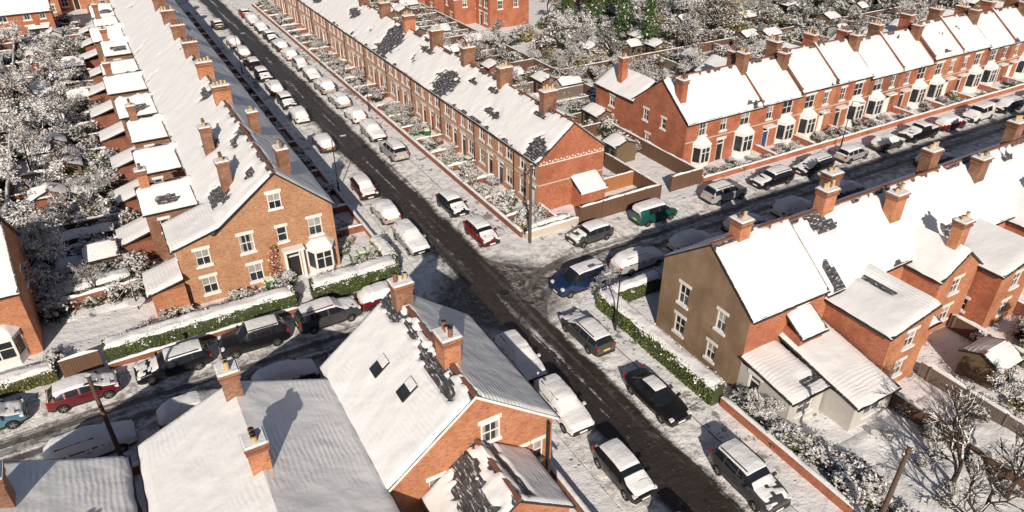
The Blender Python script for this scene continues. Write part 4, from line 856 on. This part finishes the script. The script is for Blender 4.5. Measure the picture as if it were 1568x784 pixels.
def car_mesh(kind,paint,snow,seed=0):
    key=(kind,paint,snow,seed)
    if key in CARC: return CARC[key]
    S=SPEC[kind]; L,W=S['L'],S['W']; b=Bld('parked_car'); pm='paint_'+paint
    xs=set([round(-L/2+L*i/50,3) for i in range(51)])|{p[0] for p in S['top']}
    for w in S['wh']: xs|={w-.37,w-.3,w-.15,w,w+.15,w+.3,w+.37}
    for p in S['pil']: xs|={p-.05,p+.05}
    xs=sorted(xs); xs=[x for i,x in enumerate(xs) if i==0 or x-xs[i-1]>.012]
    full=[];meta=[]
    for x in xs:
        top=interp(S['top'],x); e=abs(x)/(L/2); w=W/2*(1-.16*e**5-.03*e); belt=min(S['belt'],top-.05)
        c=max(0,min(1,(top-S['belt'])/.4)); zb=.22+.10*max(0,(e-.9)/.1)
        arch=False
        for xw in S['wh']:
            dx=abs(x-xw)
            if dx<.37: zb=max(zb,.30+math.sqrt(.37**2-dx*dx)); arch=True
        z1=max(.42,zb+.03); z2=max(.62,zb+.06); z3=max(belt,z2+.03); 
        wg=w*(.90-.14*c); z5=top-.03-.09*c
        if z5<z3+.01: z5=z3+.01
        half=[(w*.93,zb),(w*.995,z1),(w*1.0,z2),(w*.965,z3),(w*(.94-.01*c),z3+.02),(wg,max(z5,z3+.03)),(wg*.84,max(top-.015,z3+.04)),(wg*.45,max(top+.008,z3+.045)),(0,max(top+.015,z3+.05))]
        row=[(x,-y_,z) for y_,z in half]+[(x,y_,z) for y_,z in half[-2::-1]]
        full.append(row); meta.append((x,top,c,arch))
    n=len(full[0]); 
    ws,rg,sg=S['ws'],S['rg'],S['sg']
    Pt=b.part('c'); k0=len(Pt['v'])
    for r_ in full: Pt['v']+=r_
    def mi(m):
        if m not in Pt['m']: Pt['m'].append(m)
        return Pt['m'].index(m)
    for i in range(len(full)-1):
        xm=(xs[i]+xs[i+1])/2; cm=(meta[i][2]+meta[i+1][2])/2
        for j in range(n-1):
            jj=min(j,n-2-j)
            m=pm
            if jj==0: m='plastic_black'
            if jj==4 and sg[0]<xm<sg[1] and cm>.3 and not any(abs(xm-p)<.051 for p in S['pil']): m='car_glass'
            if jj>=5 and (ws[0]<xm<ws[1] or rg[0]<xm<rg[1]) : m='car_glass'
            if kind=='pickup' and jj>=5 and -2.45<xm<-1.0: m='plastic_black'
            f=(i*n+j,i*n+j+1,(i+1)*n+j+1,(i+1)*n+j)
            Pt['f'].append(tuple(k0+q for q in f[::-1])); Pt['uv']+=[(0,0)]*4; Pt['mi'].append(mi(m)); Pt['sm'].append(True)
    b.face('c',pm,full[0]); b.face('c','plastic_black',full[-1][::-1])
    w=W/2
    xf=L/2; 
    for s in (-1,1):
        hz=S['belt']-.28
        b.obox('c','lamp_clear',(xf-.30,s*w*.60,hz),(.22,0,0),(0,s*.24,0),(0,0,.15))
        b.obox('c','lamp_red',(-xf+.02,s*w*.62,S['belt']-.22),(.12,0,0),(0,s*.22,0),(0,0,.22))
        b.obox('c',pm,(S['ws'][1]-.35,s*(w*.94),S['belt']+.0),(.16,0,0),(0,s*.2,0),(0,0,.14))
        b.obox('c','plastic_black',(-.2,s*(w*.985),S['belt']-.12),(.16,0,0),(0,s*.025,0),(0,0,.03))
        if kind in('estate','suv'): b.obox('c','dark_metal',(-1.6,s*w*.68,interp(S['top'],-1)-.01),(1.9,0,0),(0,.04,0),(0,0,.07))
    b.obox('c','plate_white',(xf-.015,-.26,.42),(.03,0,0),(0,.52,0),(0,0,.12)); b.obox('c','plate_yellow',(-xf-.015,-.26,.62),(.03,0,0),(0,.52,0),(0,0,.12))
    b.obox('c','plastic_black',(-xf-.03,-w*.75,.3),(.1,0,0),(0,W*.75,0),(0,0,.16))
    for xw in S['wh']:
        for s in (-1,1):
            y1=s*(w-.02); y0=s*(w-.24); nn=18
            def ringp(r,y): return [(xw+r*math.cos(2*math.pi*i/nn),y,.31+r*math.sin(2*math.pi*i/nn)) for i in range(nn)]
            A,B_,C_,Dd=ringp(.31,y0),ringp(.31,y1-s*.02),ringp(.28,y1),ringp(.20,y1)
            for i in range(nn):
                j=(i+1)%nn
                for (p,q,m) in ((A,B_,'tyre'),(B_,C_,'tyre'),(C_,Dd,'tyre')): b.face('c',m,[p[i],p[j],q[j],q[i]] if s>0 else [p[j],p[i],q[i],q[j]])
            E=ringp(.20,y1-s*.03); b.face('c','dark_metal',E)
            for q in range(5):
                a=2*math.pi*q/5; b.obox('c','alloy',(xw-.025*math.sin(a),y1-s*.03,.31+.025*math.cos(a)),(.19*math.cos(a),0,.19*math.sin(a)),(.05*math.sin(a),0,-.05*math.cos(a)),(0,s*.025,0))
            b.face('c','plastic_black',[(xw-.37,s*(w-.3),.2),(xw+.37,s*(w-.3),.2),(xw+.37,s*(w-.3),.66),(xw-.37,s*(w-.3),.66)])
    T=.11 if snow==2 else .07
    rt=(rg[1]-.02,ws[0]+.05)
    G=[];H=[]
    for i,x in enumerate(xs):
        row=[];hr=[]
        for j in range(n):
            jj=min(j,n-1-j); p=full[i][j]; nn_=nz(x+seed*7,p[1],seed,1.6); n2=nz(x+seed*3,p[1],seed+5,4)
            h=-.03
            if 0<i<len(xs)-1:
                if snow==2:
                    if jj>=5: h={5:.6,6:1,7:1.1,8:1.15}[jj]*T*(1+.4*nn_+.2*n2)
                    elif jj==4: h=.02 if nn_+n2>.12 else -.03
                    if jj>=5 and (x<-L/2+.12 or x>L/2-.12): h*=.5
                elif snow==1:
                    if rt[0]<x<rt[1] and jj>=5: h=T*({5:-.1,6:.8}.get(jj,1))*(1+.3*nn_+.2*n2)
                    elif x>ws[1]-.05 and jj>=6 and x<L/2-.15: h=.035*(1+.6*nn_)+.01 if nn_+.6*n2>-.25 else -.02
                    elif x<rg[0] and jj>=6 and x>-L/2+.1: h=.04
                    elif jj>=6 and ws[0]<x<ws[1] and seed%3==0: h=.03
                    elif jj>=6 and ws[1]-.25<x<ws[1]: h=.03
                else:
                    if rt[0]+.1<x<rt[1]-.15 and jj>=6: h=.025*(1+.4*nn_) if (kind!='saloon') else (.02 if jj>=7 else -.02)
            out=0
            if snow==2 and h>0 and jj<=5: out=.02
            sgn=-1 if p[1]<0 else 1
            row.append((p[0],p[1]+sgn*out,p[2]+h)); hr.append(h)
        G.append(row);H.append(hr)
    b.grid('c','snow',G,keep=lambda i,j: max(H[i][j],H[i+1][j],H[i][j+1],H[i+1][j+1])>0)
    me=b.mesh('c'); me.set_sharp_from_angle(angle=math.radians(38)); CARC[key]=me; return me
def car(x,y,ang,kind,paint,snow,seed=0,name=None):
    me=car_mesh(kind,paint,snow,seed); nme=name or {'van':'parked_van','pickup':'parked_pickup_truck'}.get(kind,'parked_car')
    o=bpy.data.objects.new(nme,me); o.location=(x,y,.02); o.rotation_euler=(0,0,math.radians(ang+rr.uniform(-2,2))); COL.objects.link(o)
N_,S_,E_,W_=90,-90,0,180
for a in ((-2.75,8.8,S_,'estate','silver',2,1),(-2.8,14.4,N_,'hatch','silver',2,2),(-2.8,19.8,S_,'hatch','maroon',1,3),(-2.8,32.2,N_,'hatch','grey',2,3),(-2.8,41.8,N_,'hatch','white',2,1),(-2.8,47.2,S_,'hatch','grey',1,2),(-2.8,53,N_,'estate','black',2,4),(-2.8,59,S_,'hatch','black',1,5),(-2.8,65,N_,'estate','black',1,2),(-2.8,71,N_,'hatch','grey',2,3),(-2.8,77.5,N_,'hatch','silver',2,2),(-2.8,90,N_,'hatch','grey',1,2),
  (2.9,6.8,S_,'hatch','red',1,1),(3.0,12.6,S_,'hatch','navy',1,1),(2.95,26.6,N_,'suv','silver',1,3),(2.9,32.6,S_,'estate','silver',2,3),(2.95,38.5,N_,'hatch','white',2,2),(2.95,44.4,N_,'estate','silver',2,6),(2.95,50.2,N_,'suv','silver',2,2),(2.95,55.8,S_,'hatch','grey',2,3),(2.95,61.3,S_,'hatch','silver',1,3),(2.95,66.8,N_,'hatch','white',2,2),(2.95,72.3,N_,'estate','grey',2,3),(2.95,78,S_,'hatch','navy',1,1),(2.95,84,S_,'hatch','navy',2,2),(2.95,90,S_,'estate','silver',2,3),(2.95,96,N_,'hatch','red',1,2),
  (2.75,-8.9,N_,'estate','grey',1,6),(2.8,-16.2,S_,'saloon','black',0,7),(2.95,-23.6,S_,'suv','grey',1,8),(-2.6,-8.9,S_,'estate','white',2,5),(-2.6,-14.0,S_,'estate','white',2,6),(-2.5,-19.8,S_,'hatch','black',1,7),(-2.6,-25.5,S_,'hatch','grey',2,7),
  (-7.6,2.1,E_,'hatch','maroon',2,8),(-12.0,1.95,E_,'suv','grey',1,9),(-17.2,1.9,W_,'suv','black',0,9),(-22.3,1.9,W_,'estate','black',1,10),(-27.5,1.9,E_,'hatch','maroon',1,12),(-32.6,1.9,E_,'hatch','lightblue',1,12),
  (-16.4,-3.2,E_,'hatch','black',2,9),(-21.9,-3.3,E_,'hatch','silver',2,10),(-27.4,-3.3,E_,'estate','white',2,11),(-11.5,-3.3,W_,'hatch','black',1,13),
  (10.7,1.9,W_,'hatch','grey',1,14),(17.7,2.0,E_,'van','green',1,15),(26.0,1.8,E_,'suv','silver',0,16),(32.3,1.8,W_,'estate','black',1,17),(38.2,1.8,W_,'estate','black',1,18),(44.0,1.8,E_,'hatch','silver',1,19),(49.7,1.8,E_,'hatch','grey',2,1),(55.2,1.8,W_,'pickup','black',1,1),(61,1.8,E_,'hatch','maroon',2,2),(66.5,1.8,W_,'van','white',1,2),(72.5,1.8,W_,'estate','black',1,3),(79,1.8,W_,'hatch','grey',2,3),(86,1.8,W_,'estate','silver',1,3),(93,1.8,W_,'hatch','red',1,3),
  (5.8,-3.5,W_,'van','blue',0,3),(11.6,-3.4,E_,'estate','silver',2,3),(17.2,-3.4,E_,'hatch','white',2,3),(23.2,-3.4,E_,'hatch','grey',2,2),(29.2,-3.4,E_,'hatch','white',2,1),(36,-3.4,E_,'estate','grey',2,1),(50,-3.4,E_,'estate','grey',2,1)):
    car(*a)

# ------------------------------------------------------------------ light, world, camera
el=math.radians(28); az=Vector((-.46,-.888,0)).normalized()
sun_dir=Vector((az.x*math.cos(el),az.y*math.cos(el),math.sin(el)))
ld=bpy.data.lights.new('sun','SUN'); ld.energy=5.0; ld.angle=math.radians(.5); ld.color=(1,.885,.75)
lo=bpy.data.objects.new('sun',ld); lo.rotation_euler=(-sun_dir).to_track_quat('-Z','Y').to_euler(); COL.objects.link(lo)
w=bpy.data.worlds.new('World'); sc.world=w; w.use_nodes=True; nt=w.node_tree
sk=nt.nodes.new('ShaderNodeTexSky'); sk.sky_type='NISHITA'; sk.sun_disc=False; sk.sun_elevation=el; sk.sun_rotation=math.atan2(az.x,az.y)%(2*math.pi)
bg=nt.nodes['Background']; bg.inputs['Strength'].default_value=.05; nt.links.new(sk.outputs[0],bg.inputs[0])
cd=bpy.data.cameras.new('camera'); cd.lens=25.03; cd.sensor_width=36; cd.clip_end=2000
co=bpy.data.objects.new('camera',cd); co.location=(-21.1,-39.8,31); co.rotation_euler=(math.radians(90-32.05),0,math.radians(-30.1)); COL.objects.link(co)
sc.camera=co
sc.view_settings.view_transform='Standard'
try: sc.view_settings.look='None'
except Exception: pass
sc.view_settings.exposure=0
